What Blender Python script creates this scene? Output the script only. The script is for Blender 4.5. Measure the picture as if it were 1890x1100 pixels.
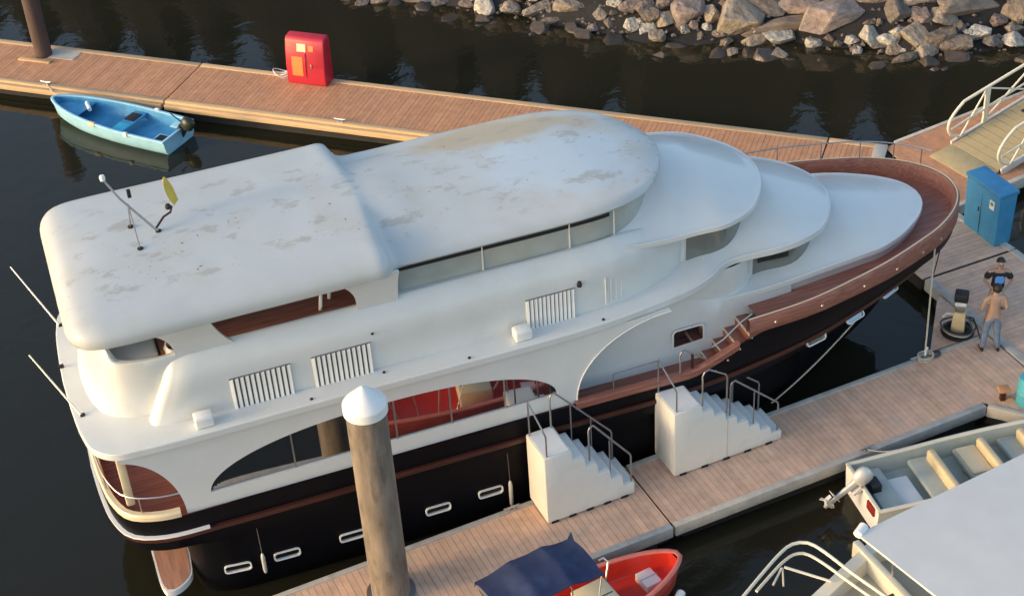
import bpy, bmesh, math, random
import numpy as np
from mathutils import Matrix, Vector
R = math.radians
scene = bpy.context.scene
for o in list(bpy.data.objects):
    bpy.data.objects.remove(o)
rng = random.Random(7)

# ------------------------------------------------------------------ camera
cam_d = bpy.data.cameras.new('camera'); cam = bpy.data.objects.new('camera', cam_d)
scene.collection.objects.link(cam)
PITCH, ROLL = R(36), R(-4)
fwd = Vector((0, math.cos(PITCH), -math.sin(PITCH))); r0 = Vector((1, 0, 0)); u0 = r0.cross(fwd)
rt = math.cos(ROLL) * r0 + math.sin(ROLL) * u0; up = -math.sin(ROLL) * r0 + math.cos(ROLL) * u0
cam.matrix_world = Matrix(((rt.x, up.x, -fwd.x, 0), (rt.y, up.y, -fwd.y, 0), (rt.z, up.z, -fwd.z, 23), (0, 0, 0, 1)))
cam_d.sensor_width = 36; cam_d.lens = 36 * 3000 / 1890; cam_d.clip_end = 3000; cam_d.clip_start = 0.5
scene.camera = cam

# ------------------------------------------------------------------ sky, sun, exposure
SUN_EL, SUN_AZ = R(13), R(198)          # azimuth of the direction TO the sun, from +X counter-clockwise
world = bpy.data.worlds.new('World'); scene.world = world; world.use_nodes = True
nt = world.node_tree; bg = nt.nodes['Background']
sky = nt.nodes.new('ShaderNodeTexSky'); sky.sky_type = 'NISHITA'; sky.sun_disc = False
sky.sun_elevation = SUN_EL; sky.sun_rotation = R(90) - SUN_AZ
sky.air_density = 1.0; sky.dust_density = 2.4; sky.ozone_density = 1.0
nt.links.new(sky.outputs[0], bg.inputs[0]); bg.inputs[1].default_value = 0.15
sun_d = bpy.data.lights.new('sun', 'SUN'); sun = bpy.data.objects.new('sun', sun_d); scene.collection.objects.link(sun)
sun_d.energy = 0.7; sun_d.angle = R(10); sun_d.color = (1.0, 0.72, 0.40)
tosun = Vector((math.cos(SUN_EL) * math.cos(SUN_AZ), math.cos(SUN_EL) * math.sin(SUN_AZ), math.sin(SUN_EL)))
sun.rotation_euler = tosun.to_track_quat('Z', 'Y').to_euler(); sun.location = (-30, 10, 40)
vs = scene.view_settings; vs.view_transform = 'Standard'; vs.look = 'None'; vs.exposure = 1.33; vs.gamma = 1; vs.use_curve_mapping = False

# ------------------------------------------------------------------ helpers
COL = scene.collection

def sm(a, b, x):
    t = min(1, max(0, (x - a) / (b - a))); return t * t * (3 - 2 * t)

def lerp(tab, x):
    return float(np.interp(x, [t[0] for t in tab], [t[1] for t in tab]))

def tag(o, label, cat, group=None, kind=None):
    if label: o['label'] = label
    if cat: o['category'] = cat
    if group: o['group'] = group
    if kind: o['kind'] = kind
    return o

def empty(name, loc=(0, 0, 0), rz=0, label=None, cat=None, group=None):
    o = bpy.data.objects.new(name, None); COL.objects.link(o)
    o.location = loc; o.rotation_euler = (0, 0, rz); o.empty_display_size = 0.3
    return tag(o, label, cat, group)

def link(name, me, mat, parent=None, loc=None):
    o = bpy.data.objects.new(name, me); COL.objects.link(o)
    if mat is not None and not me.materials: me.materials.append(mat)
    if parent is not None: o.parent = parent
    if loc is not None: o.location = loc
    return o

def copy_tree(o, parent=None):
    c = o.copy(); COL.objects.link(c); c.parent = parent
    for ch in list(o.children): copy_tree(ch, c)
    return c

class G:
    """collects shapes for ONE mesh"""
    def __init__(s): s.v = []; s.f = []
    def add(s, vs, fs):
        n = len(s.v); s.v += [tuple(map(float, p)) for p in vs]; s.f += [tuple(i + n for i in f) for f in fs]; return s
    def box(s, c, d, rz=0, M=None):
        x, y, z = (k / 2 for k in d); P = [(-x, -y, -z), (x, -y, -z), (x, y, -z), (-x, y, -z), (-x, -y, z), (x, -y, z), (x, y, z), (-x, y, z)]
        m = Matrix.Translation(c) @ (M if M is not None else Matrix.Rotation(rz, 4, 'Z'))
        return s.add([m @ Vector(p) for p in P], [(0, 3, 2, 1), (4, 5, 6, 7), (0, 1, 5, 4), (1, 2, 6, 5), (2, 3, 7, 6), (3, 0, 4, 7)])
    def prism(s, poly, z0, z1):
        n = len(poly)
        return s.add([(p[0], p[1], z0) for p in poly] + [(p[0], p[1], z1) for p in poly],
                     [tuple(range(n))[::-1], tuple(range(n, 2 * n))] + [(i, (i + 1) % n, n + (i + 1) % n, n + i) for i in range(n)])
    def loft(s, rings, closed=True, cap0=False, cap1=False):
        n = len(rings[0]); vs = [p for r in rings for p in r]; fs = []
        for k in range(len(rings) - 1):
            for i in range(n if closed else n - 1):
                j = (i + 1) % n; fs.append((k * n + i, k * n + j, (k + 1) * n + j, (k + 1) * n + i))
        if cap0: fs.append(tuple(range(n))[::-1])
        if cap1: fs.append(tuple(range((len(rings) - 1) * n, len(rings) * n)))
        return s.add(vs, fs)
    def tube(s, pts, r, n=8, closed=False):
        P = [Vector(p) for p in pts]; rings = []; m = len(P); prev = None
        for i in range(m):
            a = P[(i - 1) % m] if (closed or i > 0) else P[i]; b = P[(i + 1) % m] if (closed or i < m - 1) else P[i]
            t = (b - a).normalized()
            if prev is None: prev = t.orthogonal().normalized()
            u = (prev - t * prev.dot(t))
            u = u.normalized() if u.length > 1e-6 else t.orthogonal().normalized(); prev = u; w = t.cross(u)
            rr = r[i] if isinstance(r, (list, tuple)) else r
            rings.append([P[i] + rr * (math.cos(2 * math.pi * k / n) * u + math.sin(2 * math.pi * k / n) * w) for k in range(n)])
        if closed: rings.append(rings[0]); return s.loft(rings)
        return s.loft(rings, True, True, True)
    def lathe(s, prof, c=(0, 0, 0), n=24, M=None):
        rings = []
        for r, z in prof:
            ring = [Vector((r * math.cos(2 * math.pi * k / n), r * math.sin(2 * math.pi * k / n), z)) for k in range(n)]
            if M is not None: ring = [M @ p for p in ring]
            rings.append([p + Vector(c) for p in ring])
        return s.loft(rings, True, True, True)
    def build(s, name, mat, parent=None, smooth=False, bevel=0, seg=2, loc=None, angle=35, recalc=True):
        me = bpy.data.meshes.new(name); bm = bmesh.new()
        vv = [bm.verts.new(p) for p in s.v]
        for f in s.f:
            try: bm.faces.new([vv[i] for i in f])
            except ValueError: pass
        bmesh.ops.remove_doubles(bm, verts=bm.verts, dist=1e-5)
        if recalc: bmesh.ops.recalc_face_normals(bm, faces=bm.faces)
        if bevel:
            ed = [e for e in bm.edges if len(e.link_faces) == 2 and e.calc_face_angle() > R(30)]
            bmesh.ops.bevel(bm, geom=ed, offset=bevel, segments=seg, profile=0.5, affect='EDGES', clamp_overlap=True)
        bm.to_mesh(me); bm.free()
        if smooth or bevel:
            for p in me.polygons: p.use_smooth = True
            me.set_sharp_from_angle(angle=R(angle))
        return link(name, me, mat, parent, loc)

def crom(pts, n):
    """smooth curve through pts, n points at equal arc length"""
    P = [np.array(p, float) for p in pts]; P = [2 * P[0] - P[1]] + P + [2 * P[-1] - P[-2]]; D = []
    for i in range(1, len(P) - 2):
        p0, p1, p2, p3 = P[i - 1:i + 3]
        t0 = 0; t1 = t0 + max(1e-4, np.linalg.norm(p1 - p0)) ** .5; t2 = t1 + max(1e-4, np.linalg.norm(p2 - p1)) ** .5; t3 = t2 + max(1e-4, np.linalg.norm(p3 - p2)) ** .5
        for t in np.linspace(t1, t2, 24, endpoint=False):
            a1 = (t1 - t) / (t1 - t0) * p0 + (t - t0) / (t1 - t0) * p1; a2 = (t2 - t) / (t2 - t1) * p1 + (t - t1) / (t2 - t1) * p2; a3 = (t3 - t) / (t3 - t2) * p2 + (t - t2) / (t3 - t2) * p3
            b1 = (t2 - t) / (t2 - t0) * a1 + (t - t0) / (t2 - t0) * a2; b2 = (t3 - t) / (t3 - t1) * a2 + (t - t1) / (t3 - t1) * a3
            D.append((t2 - t) / (t2 - t1) * b1 + (t - t1) / (t2 - t1) * b2)
    D.append(P[-2]); D = np.array(D); L = np.concatenate([[0], np.cumsum(np.linalg.norm(np.diff(D, axis=0), axis=1))])
    return np.stack([np.interp(np.linspace(0, L[-1], n), L, D[:, k]) for k in range(D.shape[1])], 1)

def inset2d(path, d):
    """offset an open 2D path to its left by d"""
    t = np.gradient(path, axis=0); t /= np.linalg.norm(t, axis=1)[:, None] + 1e-9
    return path + d * np.stack([-t[:, 1], t[:, 0]], 1)

# ------------------------------------------------------------------ materials
def mat(name, col, rough=0.5, metal=0.0, var=0.12, scale=4.0, bump=0.0, bscale=30.0, rand=0.0, spec=0.5, stretch=None, dirt=None, dirt_scale=3.0, dirt_amt=0.5, coat=0.0):
    m = bpy.data.materials.new(name); m.use_nodes = True; t = m.node_tree; N = t.nodes; Lk = t.links
    b = N['Principled BSDF']; b.inputs['Roughness'].default_value = rough; b.inputs['Metallic'].default_value = metal
    b.inputs['Specular IOR Level'].default_value = spec; b.inputs['Coat Weight'].default_value = coat
    tc = N.new('ShaderNodeTexCoord'); mp = N.new('ShaderNodeMapping'); Lk.new(tc.outputs['Object'], mp.inputs[0])
    if stretch: mp.inputs['Scale'].default_value = stretch
    nz = N.new('ShaderNodeTexNoise'); nz.inputs['Scale'].default_value = scale; nz.inputs['Detail'].default_value = 5; Lk.new(mp.outputs[0], nz.inputs['Vector'])
    mr = N.new('ShaderNodeMapRange'); mr.inputs[1].default_value = 0.25; mr.inputs[2].default_value = 0.75; mr.inputs[3].default_value = 1 - var; mr.inputs[4].default_value = 1 + var
    Lk.new(nz.outputs[0], mr.inputs[0])
    hsv = N.new('ShaderNodeHueSaturation'); hsv.inputs['Color'].default_value = (*col, 1)
    last = mr.outputs[0]
    if rand:
        oi = N.new('ShaderNodeObjectInfo'); m2 = N.new('ShaderNodeMapRange'); m2.inputs[3].default_value = 1 - rand; m2.inputs[4].default_value = 1 + rand; Lk.new(oi.outputs['Random'], m2.inputs[0])
        mu = N.new('ShaderNodeMath'); mu.operation = 'MULTIPLY'; Lk.new(last, mu.inputs[0]); Lk.new(m2.outputs[0], mu.inputs[1]); last = mu.outputs[0]
    Lk.new(last, hsv.inputs['Value']); out = hsv.outputs[0]
    if dirt:
        n2 = N.new('ShaderNodeTexNoise'); n2.inputs['Scale'].default_value = dirt_scale; n2.inputs['Detail'].default_value = 8; n2.inputs['Roughness'].default_value = 0.65; Lk.new(mp.outputs[0], n2.inputs['Vector'])
        m3 = N.new('ShaderNodeMapRange'); m3.inputs[1].default_value = 0.5; m3.inputs[2].default_value = 0.72; m3.inputs[4].default_value = dirt_amt; Lk.new(n2.outputs[0], m3.inputs[0])
        mx = N.new('ShaderNodeMix'); mx.data_type = 'RGBA'; Lk.new(m3.outputs[0], mx.inputs[0]); Lk.new(out, mx.inputs[6]); mx.inputs[7].default_value = (*dirt, 1); out = mx.outputs[2]
    Lk.new(out, b.inputs['Base Color'])
    if bump:
        n4 = N.new('ShaderNodeTexNoise'); n4.inputs['Scale'].default_value = bscale; n4.inputs['Detail'].default_value = 6; Lk.new(mp.outputs[0], n4.inputs['Vector'])
        bp = N.new('ShaderNodeBump'); bp.inputs['Strength'].default_value = bump; bp.inputs['Distance'].default_value = 0.02 if bump < .9 else 0.12; Lk.new(n4.outputs[0], bp.inputs['Height']); Lk.new(bp.outputs[0], b.inputs['Normal'])
    return m

M = {}
M['white'] = mat('yacht_white', (0.67, 0.68, 0.66), 0.32, var=0.03, scale=1.5, dirt=(0.50, 0.47, 0.42), dirt_scale=1.6, dirt_amt=0.16, coat=0.2)
M['white_plain'] = mat('white_paint', (0.80, 0.79, 0.76), 0.4, var=0.04, scale=3)
M['black'] = mat('black_hull', (0.005, 0.005, 0.007), 0.42, var=0.2, scale=1, spec=0.10)
M['mahogany'] = mat('mahogany', (0.27, 0.10, 0.068), 0.5, var=0.35, scale=3.0, stretch=(0.5, 7, 7), bump=0.05, dirt=(0.40, 0.21, 0.16), dirt_scale=2.0, dirt_amt=0.65)
M['rubwood'] = mat('rub_rail_wood', (0.055, 0.014, 0.009), 0.4, var=0.3, scale=2.0, stretch=(0.5, 5, 5))
M['teak'] = mat('platform_teak', (0.46, 0.22, 0.14), 0.55, var=0.25, scale=3.0, stretch=(7, 0.6, 1))
M['glass'] = mat('tinted_glass', (0.012, 0.014, 0.018), 0.02, var=0.02, spec=1.0, coat=1.0)
M['glass'].node_tree.nodes['Principled BSDF'].inputs['IOR'].default_value = 2.4
M['greyglass'] = mat('grey_window_reflection', (0.40, 0.42, 0.385), 0.12, var=0.10, scale=2.0, spec=0.7)  # light grey stands in for sky and white decks reflected in the glass
M['dark'] = mat('dark_void', (0.012, 0.012, 0.013), 0.7)
M['rubber'] = mat('black_rubber', (0.02, 0.02, 0.021), 0.6)
M['steel'] = mat('stainless_steel', (0.62, 0.60, 0.57), 0.28, metal=0.9, var=0.05)
M['greysteel'] = mat('grey_tube', (0.32, 0.32, 0.33), 0.35, metal=0.7, var=0.1)
M['alu'] = mat('aluminium', (0.66, 0.64, 0.60), 0.45, metal=0.35, var=0.08)
M['cream'] = mat('cream_plastic', (0.72, 0.60, 0.40), 0.45, var=0.05)
M['rope'] = mat('rope', (0.52, 0.47, 0.38), 0.9, var=0.15, scale=40)
M['darkrope'] = mat('dark_rope', (0.09, 0.085, 0.08), 0.9, var=0.15, scale=40)
M['plank'] = mat('deck_plank', (0.56, 0.275, 0.14), 0.7, var=0.16, scale=5, rand=0.08, bump=0.12, dirt=(0.40, 0.22, 0.14), dirt_scale=1.2, dirt_amt=0.5)
M['plank_pale'] = mat('pale_deck_plank', (0.70, 0.44, 0.30), 0.75, var=0.16, scale=5, rand=0.08, bump=0.12, dirt=(0.50, 0.40, 0.335), dirt_scale=0.9, dirt_amt=0.55)  # paler, greyer boards than the orange docks
M['timber'] = mat('edge_timber', (0.56, 0.38, 0.21), 0.75, var=0.15, scale=3, stretch=(0.4, 5, 5), bump=0.1, dirt=(0.36, 0.26, 0.17), dirt_scale=2.0, dirt_amt=0.4)
M['concrete'] = mat('concrete_edge', (0.50, 0.46, 0.40), 0.85, var=0.15, scale=4, bump=0.2, dirt=(0.24, 0.22, 0.20), dirt_scale=2.5)
M['float'] = mat('dark_float', (0.018, 0.018, 0.018), 0.8, var=0.3)

def roof_material():
    m = mat('weathered_roof_white', (0.52, 0.53, 0.515), 0.42, var=0.05, scale=1.3, dirt=(0.50, 0.47, 0.40), dirt_scale=0.9, dirt_amt=0.75)
    t = m.node_tree; N = t.nodes; Lk = t.links; b = N['Principled BSDF']; src = b.inputs['Base Color'].links[0].from_socket
    tc = N.new('ShaderNodeTexCoord')
    def mask(center, size, lo, hi, ns, amp):
        mp = N.new('ShaderNodeMapping'); mp.inputs['Location'].default_value = tuple(-c / s for c, s in zip(center, size)); mp.inputs['Scale'].default_value = tuple(1 / s for s in size)
        Lk.new(tc.outputs['Object'], mp.inputs[0]); ln = N.new('ShaderNodeVectorMath'); ln.operation = 'LENGTH'; Lk.new(mp.outputs[0], ln.inputs[0])
        nz = N.new('ShaderNodeTexNoise'); nz.inputs['Scale'].default_value = ns; nz.inputs['Detail'].default_value = 6; Lk.new(tc.outputs['Object'], nz.inputs['Vector'])
        ad = N.new('ShaderNodeMath'); ad.operation = 'MULTIPLY_ADD'; Lk.new(nz.outputs[0], ad.inputs[0]); ad.inputs[1].default_value = amp; Lk.new(ln.outputs['Value'], ad.inputs[2])
        mr = N.new('ShaderNodeMapRange'); mr.inputs[1].default_value = hi + amp * .5; mr.inputs[2].default_value = lo + amp * .5; Lk.new(ad.outputs[0], mr.inputs[0]); return mr.outputs[0]
    def mixin(src, fac, col, amt):
        mu = N.new('ShaderNodeMath'); mu.operation = 'MULTIPLY'; Lk.new(fac, mu.inputs[0]); mu.inputs[1].default_value = amt
        mx = N.new('ShaderNodeMix'); mx.data_type = 'RGBA'; Lk.new(mu.outputs[0], mx.inputs[0]); Lk.new(src, mx.inputs[6]); mx.inputs[7].default_value = (*col, 1); return mx.outputs[2]
    src = mixin(src, mask((8.5, 1.3, 6.6), (2.1, .7, 3), .6, 1.0, 2.0, .8), (0.50, 0.40, 0.26), 0.9)      # faded tan patch
    src = mixin(src, mask((10.35, 1.05, 6.4), (.5, .5, 3), .5, 1.0, 4, .6), (0.55, 0.43, 0.30), 0.7)
    src = mixin(src, mask((9.3, -.4, 6.5), (1.9, 1.2, 3), .6, 1.0, 1.8, .8), (0.55, 0.64, 0.70), 0.6)            # pale blue patch
    # scattered scuffs and specks
    vo = N.new('ShaderNodeTexVoronoi'); vo.inputs['Scale'].default_value = 5.2; mp = N.new('ShaderNodeMapping'); mp.inputs['Scale'].default_value = (1.1, 1.3, .2); mp.inputs['Rotation'].default_value = (0, 0, .25)
    Lk.new(tc.outputs['Object'], mp.inputs[0])
    wz = N.new('ShaderNodeTexNoise'); wz.inputs['Scale'].default_value = 9; Lk.new(tc.outputs['Object'], wz.inputs['Vector'])
    wa = N.new('ShaderNodeMixRGB') if False else N.new('ShaderNodeVectorMath'); wa.operation = 'MULTIPLY_ADD'; Lk.new(wz.outputs['Color'], wa.inputs[0]); wa.inputs[1].default_value = (.22, .22, 0); Lk.new(mp.outputs[0], wa.inputs[2])
    Lk.new(wa.outputs[0], vo.inputs['Vector'])
    sr = N.new('ShaderNodeMapRange'); sr.inputs[1].default_value = 0.17; sr.inputs[2].default_value = 0.09; Lk.new(vo.outputs['Distance'], sr.inputs[0])
    ar = N.new('ShaderNodeTexNoise'); ar.inputs['Scale'].default_value = 0.9; ar.inputs['Detail'].default_value = 3; Lk.new(tc.outputs['Object'], ar.inputs['Vector'])
    ag = N.new('ShaderNodeMapRange'); ag.inputs[1].default_value = 0.50; ag.inputs[2].default_value = 0.60; Lk.new(ar.outputs[0], ag.inputs[0])
    mu = N.new('ShaderNodeMath'); mu.operation = 'MULTIPLY'; Lk.new(sr.outputs[0], mu.inputs[0]); Lk.new(ag.outputs[0], mu.inputs[1])
    # grime only settles on the flat top, not on the rolled edges
    sx_ = N.new('ShaderNodeSeparateXYZ'); Lk.new(tc.outputs['Object'], sx_.inputs[0]); ab = N.new('ShaderNodeMath'); ab.operation = 'ABSOLUTE'; Lk.new(sx_.outputs[1], ab.inputs[0])
    fm = N.new('ShaderNodeMapRange'); fm.inputs[1].default_value = 1.70; fm.inputs[2].default_value = 1.45; Lk.new(ab.outputs[0], fm.inputs[0])
    m6 = N.new('ShaderNodeMath'); m6.operation = 'MULTIPLY'; Lk.new(mu.outputs[0], m6.inputs[0]); Lk.new(fm.outputs[0], m6.inputs[1])
    src = mixin(src, m6.outputs[0], (0.13, 0.11, 0.08), 0.95)
    # long scuff lines
    w2 = N.new('ShaderNodeTexNoise'); w2.inputs['Scale'].default_value = 1.5; w2.inputs['Detail'].default_value = 9; w2.inputs['Roughness'].default_value = .7
    m5 = N.new('ShaderNodeMapping'); m5.inputs['Scale'].default_value = (.9, 1.5, 1); m5.inputs['Rotation'].default_value = (0, 0, -.15); Lk.new(tc.outputs['Object'], m5.inputs[0]); Lk.new(m5.outputs[0], w2.inputs['Vector'])
    s2 = N.new('ShaderNodeMapRange'); s2.inputs[1].default_value = 0.55; s2.inputs[2].default_value = 0.62; Lk.new(w2.outputs[0], s2.inputs[0])
    m7 = N.new('ShaderNodeMath'); m7.operation = 'MULTIPLY'; Lk.new(s2.outputs[0], m7.inputs[0]); Lk.new(fm.outputs[0], m7.inputs[1])
    src = mixin(src, m7.outputs[0], (0.36, 0.33, 0.27), 0.6)
    Lk.new(src, b.inputs['Base Color']); return m
M['roof'] = roof_material()
M['smokeglass'] = mat('smoked_window_film', (0.17, 0.175, 0.16), 0.10, var=0.10, scale=2.0, spec=0.7)
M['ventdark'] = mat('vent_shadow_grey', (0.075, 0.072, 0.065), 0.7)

def water_material():
    m = bpy.data.materials.new('harbour_water'); m.use_nodes = True; t = m.node_tree; N = t.nodes; Lk = t.links; b = N['Principled BSDF']
    b.inputs['Base Color'].default_value = (0.019, 0.0175, 0.010, 1); b.inputs['Roughness'].default_value = 0.04; b.inputs['IOR'].default_value = 1.33
    tc = N.new('ShaderNodeTexCoord')
    a = N.new('ShaderNodeTexNoise'); a.inputs['Scale'].default_value = 1.1; a.inputs['Detail'].default_value = 4; a.inputs['Distortion'].default_value = .6; Lk.new(tc.outputs['Object'], a.inputs['Vector'])
    c = N.new('ShaderNodeTexNoise'); c.inputs['Scale'].default_value = 6; c.inputs['Detail'].default_value = 3; Lk.new(tc.outputs['Object'], c.inputs['Vector'])
    ad = N.new('ShaderNodeMath'); ad.operation = 'MULTIPLY_ADD'; Lk.new(c.outputs[0], ad.inputs[0]); ad.inputs[1].default_value = .12; Lk.new(a.outputs[0], ad.inputs[2])
    bp = N.new('ShaderNodeBump'); bp.inputs['Strength'].default_value = 0.26; bp.inputs['Distance'].default_value = 0.05; Lk.new(ad.outputs[0], bp.inputs['Height']); Lk.new(bp.outputs[0], b.inputs['Normal'])
    return m
M['water'] = water_material()

# ================================================================== SETTING
w = G(); w.add([(-300, -200, 0), (300, -200, 0), (300, 400, 0), (-300, 400, 0)], [(0, 1, 2, 3)]).build('water', M['water'], None)['kind'] = 'structure'

WL = [(-60, 70), (-30, 59.5), (-14, 53.2), (-4, 49.0), (-.16, 46.7), (4.68, 44.0), (9.4, 43.0), (12.35, 41.9), (16, 42.0), (24, 43.5), (60, 50)]
def bank_z(x, y):
    d = y - lerp(WL, x); return -.25 + .6 * d if d > -1 else -.85
M['bank'] = mat('shade_dark_rubble', (0.014, 0.011, 0.009), 0.75, var=0.5, scale=2.5, bump=0.8, bscale=8)  # near-black: shade between rocks, and a dark hill reflection, put into the colour
g = G(); xs = np.linspace(-60, 60, 161); ds = [-3, -1, -.3, .3, 1, 2, 3.2, 4.6, 6, 7.5, 9, 10.5, 12, 16]
prof = lambda d: (-.25 + .6 * d if d > -1 else -.85 + (d + 1) * .3) if d < 6 else (3.35 + (d - 6) * 1.4 if d < 10.5 else 9.65 + (d - 10.5) * .05)
rows = []
rs = random.Random(11); sky_f = [rs.choice((1.1, 1.0, .95, .62, .72, 1.05, 1.15)) for _ in xs]        # unseen hill behind the breakwater, skyline notched to streak the water's reflection
for d in ds:
    rows.append([(x, lerp(WL, x) + d, (prof(d) if d <= 6 else 3.35 + (prof(d) - 3.35) * sky_f[i]) + (rng.uniform(-.18, .18) if d > -1 else 0)) for i, x in enumerate(xs)])
g.loft(rows, closed=False).build('rocky_bank', M['bank'], None, smooth=True)['kind'] = 'structure'

# ================================================================== THE YACHT  (local: x forward, -y = quay side, z up from the water)
YA = R(18)
yacht = empty('motor_yacht', (-25.7 * math.sin(YA), 25.7 * math.cos(YA), 0), YA,
              'large white motor yacht with black hull, mahogany foredeck and stepped rounded roofs', 'yacht')

def both(path):
    """near half path (x,w) from stern centre or aft end to tip -> open path near aft .. tip .. far aft"""
    n = [(x, -w_) for x, w_ in path]; f = [(x, w_) for x, w_ in path[::-1] if True]
    if abs(path[-1][1]) < 1e-6: f = f[1:]
    return n + f

def sweep(g, path, prof, closed=False):
    """path: list of (x,y) ; prof(i,x,y) -> list of (inset, z); inset measured to the left of travel (inboard)"""
    p = np.array(path, float); t = np.roll(p, -1, 0) - np.roll(p, 1, 0) if closed else np.gradient(p, axis=0)
    t /= np.linalg.norm(t, axis=1)[:, None] + 1e-9; nrm = np.stack([-t[:, 1], t[:, 0]], 1)
    rings = []
    for i in range(len(p)):
        rings.append([(p[i, 0] + nrm[i, 0] * d, p[i, 1] + nrm[i, 1] * d, z) for d, z in prof(i, p[i, 0], p[i, 1])])
    if closed: rings.append(rings[0])
    g.loft(rings, closed=False); return g

def dome(g, path, zf, m=12):
    """roof surface between the near and far half of a symmetric outline; zf(x, v) with v = |y|/w"""
    rings = []
    for x, w_ in path:
        ks = [math.sin(math.pi / 2 * k / m) for k in range(-m, m + 1)]
        rings.append([(x, k * w_, zf(x, abs(k))) for k in ks])
    g.loft(rings, closed=False); return g

def inner(path, d):
    """near half of a symmetric outline, moved inboard by d exactly as sweep() does"""
    n = len(path); p = np.array(both([tuple(q) for q in path]), float); t = np.gradient(p, axis=0); t /= np.linalg.norm(t, axis=1)[:, None] + 1e-9
    q = p + d * np.stack([-t[:, 1], t[:, 0]], 1); return [(a, max(0.0, -b)) for a, b in q[:n]]

# ---------------- hull
O_top = crom([(-.52, 0), (-.48, 1.0), (-.38, 1.75), (-.14, 2.28), (.4, 2.55), (1.6, 2.6), (5, 2.62), (9, 2.64), (12, 2.69), (13.85, 2.60), (14.95, 2.40), (15.88, 2.17), (16.8, 1.85), (17.53, 1.52), (18.15, 1.05), (18.5, .58), (18.62, .22), (18.64, 0)], 120)
O_mid = crom([(-.46, 0), (-.42, 1.0), (-.32, 1.73), (-.08, 2.25), (.45, 2.52), (1.6, 2.58), (5, 2.6), (9, 2.6), (12, 2.58), (13.85, 2.36), (14.95, 2.08), (15.88, 1.76), (16.8, 1.35), (17.45, .9), (17.85, .5), (18.0, .18), (18.02, 0)], 120)
O_low = crom([(.82, 0), (.82, .9), (.82, 1.9), (.98, 2.3), (1.4, 2.5), (2.2, 2.55), (5, 2.58), (9, 2.55), (12, 2.42), (13.6, 2.1), (14.8, 1.62), (15.8, 1.1), (16.6, .6), (17.1, .2), (17.2, 0)], 120)
O_wl = crom([(.86, 0), (.86, .9), (.86, 1.85), (1.02, 2.25), (1.45, 2.45), (2.3, 2.5), (5, 2.54), (9, 2.48), (11.5, 2.2), (13.2, 1.7), (14.6, 1.05), (15.6, .5), (16.1, .15), (16.2, 0)], 120)
zs = lambda x: 2.42 + .58 * (.5 * sm(11.0, 12.9, x) + .5 * min(1, max(0, (x - 11.2) / 1.5))) + .04 * sm(13, 18.5, x)
zr = lambda x: 1.93 + .62 * sm(9.5, 18, x)
def ring3(o, zf): return [(x, -w_, zf(x)) for x, w_ in o] + [(x, w_, zf(x)) for x, w_ in o[::-1][1:-1]]
hull_r = [ring3(O_top, zs), ring3(O_top * (1, .997), lambda x: zs(x) * .45 + .55 * zr(x)), ring3(O_mid, lambda x: zr(x) - .32), ring3(O_low, lambda x: 1.5 + .4 * sm(12, 17, x)), ring3(O_low * (1, .995), lambda x: .9), ring3(O_wl, lambda x: .1), ring3(O_wl * (.98, .8), lambda x: -.7)]
hull = G().loft(hull_r).build('hull', M['black'], yacht, smooth=True, angle=50)
HL = [(O_top, zs), (O_mid, lambda x: zr(x) - .32), (O_low, lambda x: 1.5 + .4 * sm(12, 17, x)), (O_wl, lambda x: .1)]
def hull_w(x, z):
    pts = []
    for o, zf in HL:
        k = o[:, 0] > .3 if o[0, 0] < 0 else o[:, 0] > 1.3
        pts.append((zf(x), float(np.interp(x, o[k, 0], o[k, 1]))))
    pts.sort(); return float(np.interp(z, [p[0] for p in pts], [p[1] for p in pts]))

# rub rail all round
O_rub = [(x, w_) for x, w_ in crom([(-.50, 0), (-.46, 1.0), (-.36, 1.75), (-.12, 2.28), (.42, 2.54), (1.6, 2.6), (5, 2.62), (9, 2.62), (12, 2.63), (13.85, 2.47), (14.95, 2.24), (15.88, 1.97), (16.8, 1.6), (17.5, 1.2), (17.95, .75), (18.22, .35), (18.3, 0)], 110)]
g = G(); sweep(g, both(O_rub), lambda i, x, y: [(.02, zr(x) + .06), (-.05, zr(x) + .05), (-.065, zr(x)), (-.05, zr(x) - .05), (.02, zr(x) - .06)])
g.build('rub_rail', M['rubwood'], hull, smooth=True, angle=60)
g = G(); sweep(g, both([(x, w_) for x, w_ in O_rub if x < 1.6]), lambda i, x, y: [(.0, zr(x) + .125), (-.075, zr(x) + .12), (-.08, zr(x) + .10), (.0, zr(x) + .095)])
# thin bright strip above the stern corner of the rub rail
pth = [(x, -w_) for x, w_ in O_rub if x < 1.3][::-1]; pth = pth + [(x, -y) for x, y in pth[::-1][1:]]
g = G(); sweep(g, pth, lambda i, x, y: [(.0, zr(x) + .098), (.08, zr(x) + .094), (.082, zr(x) + .068), (.0, zr(x) + .062)])
g.build('bright_strip', M['white_plain'], hull, smooth=True)

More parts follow.
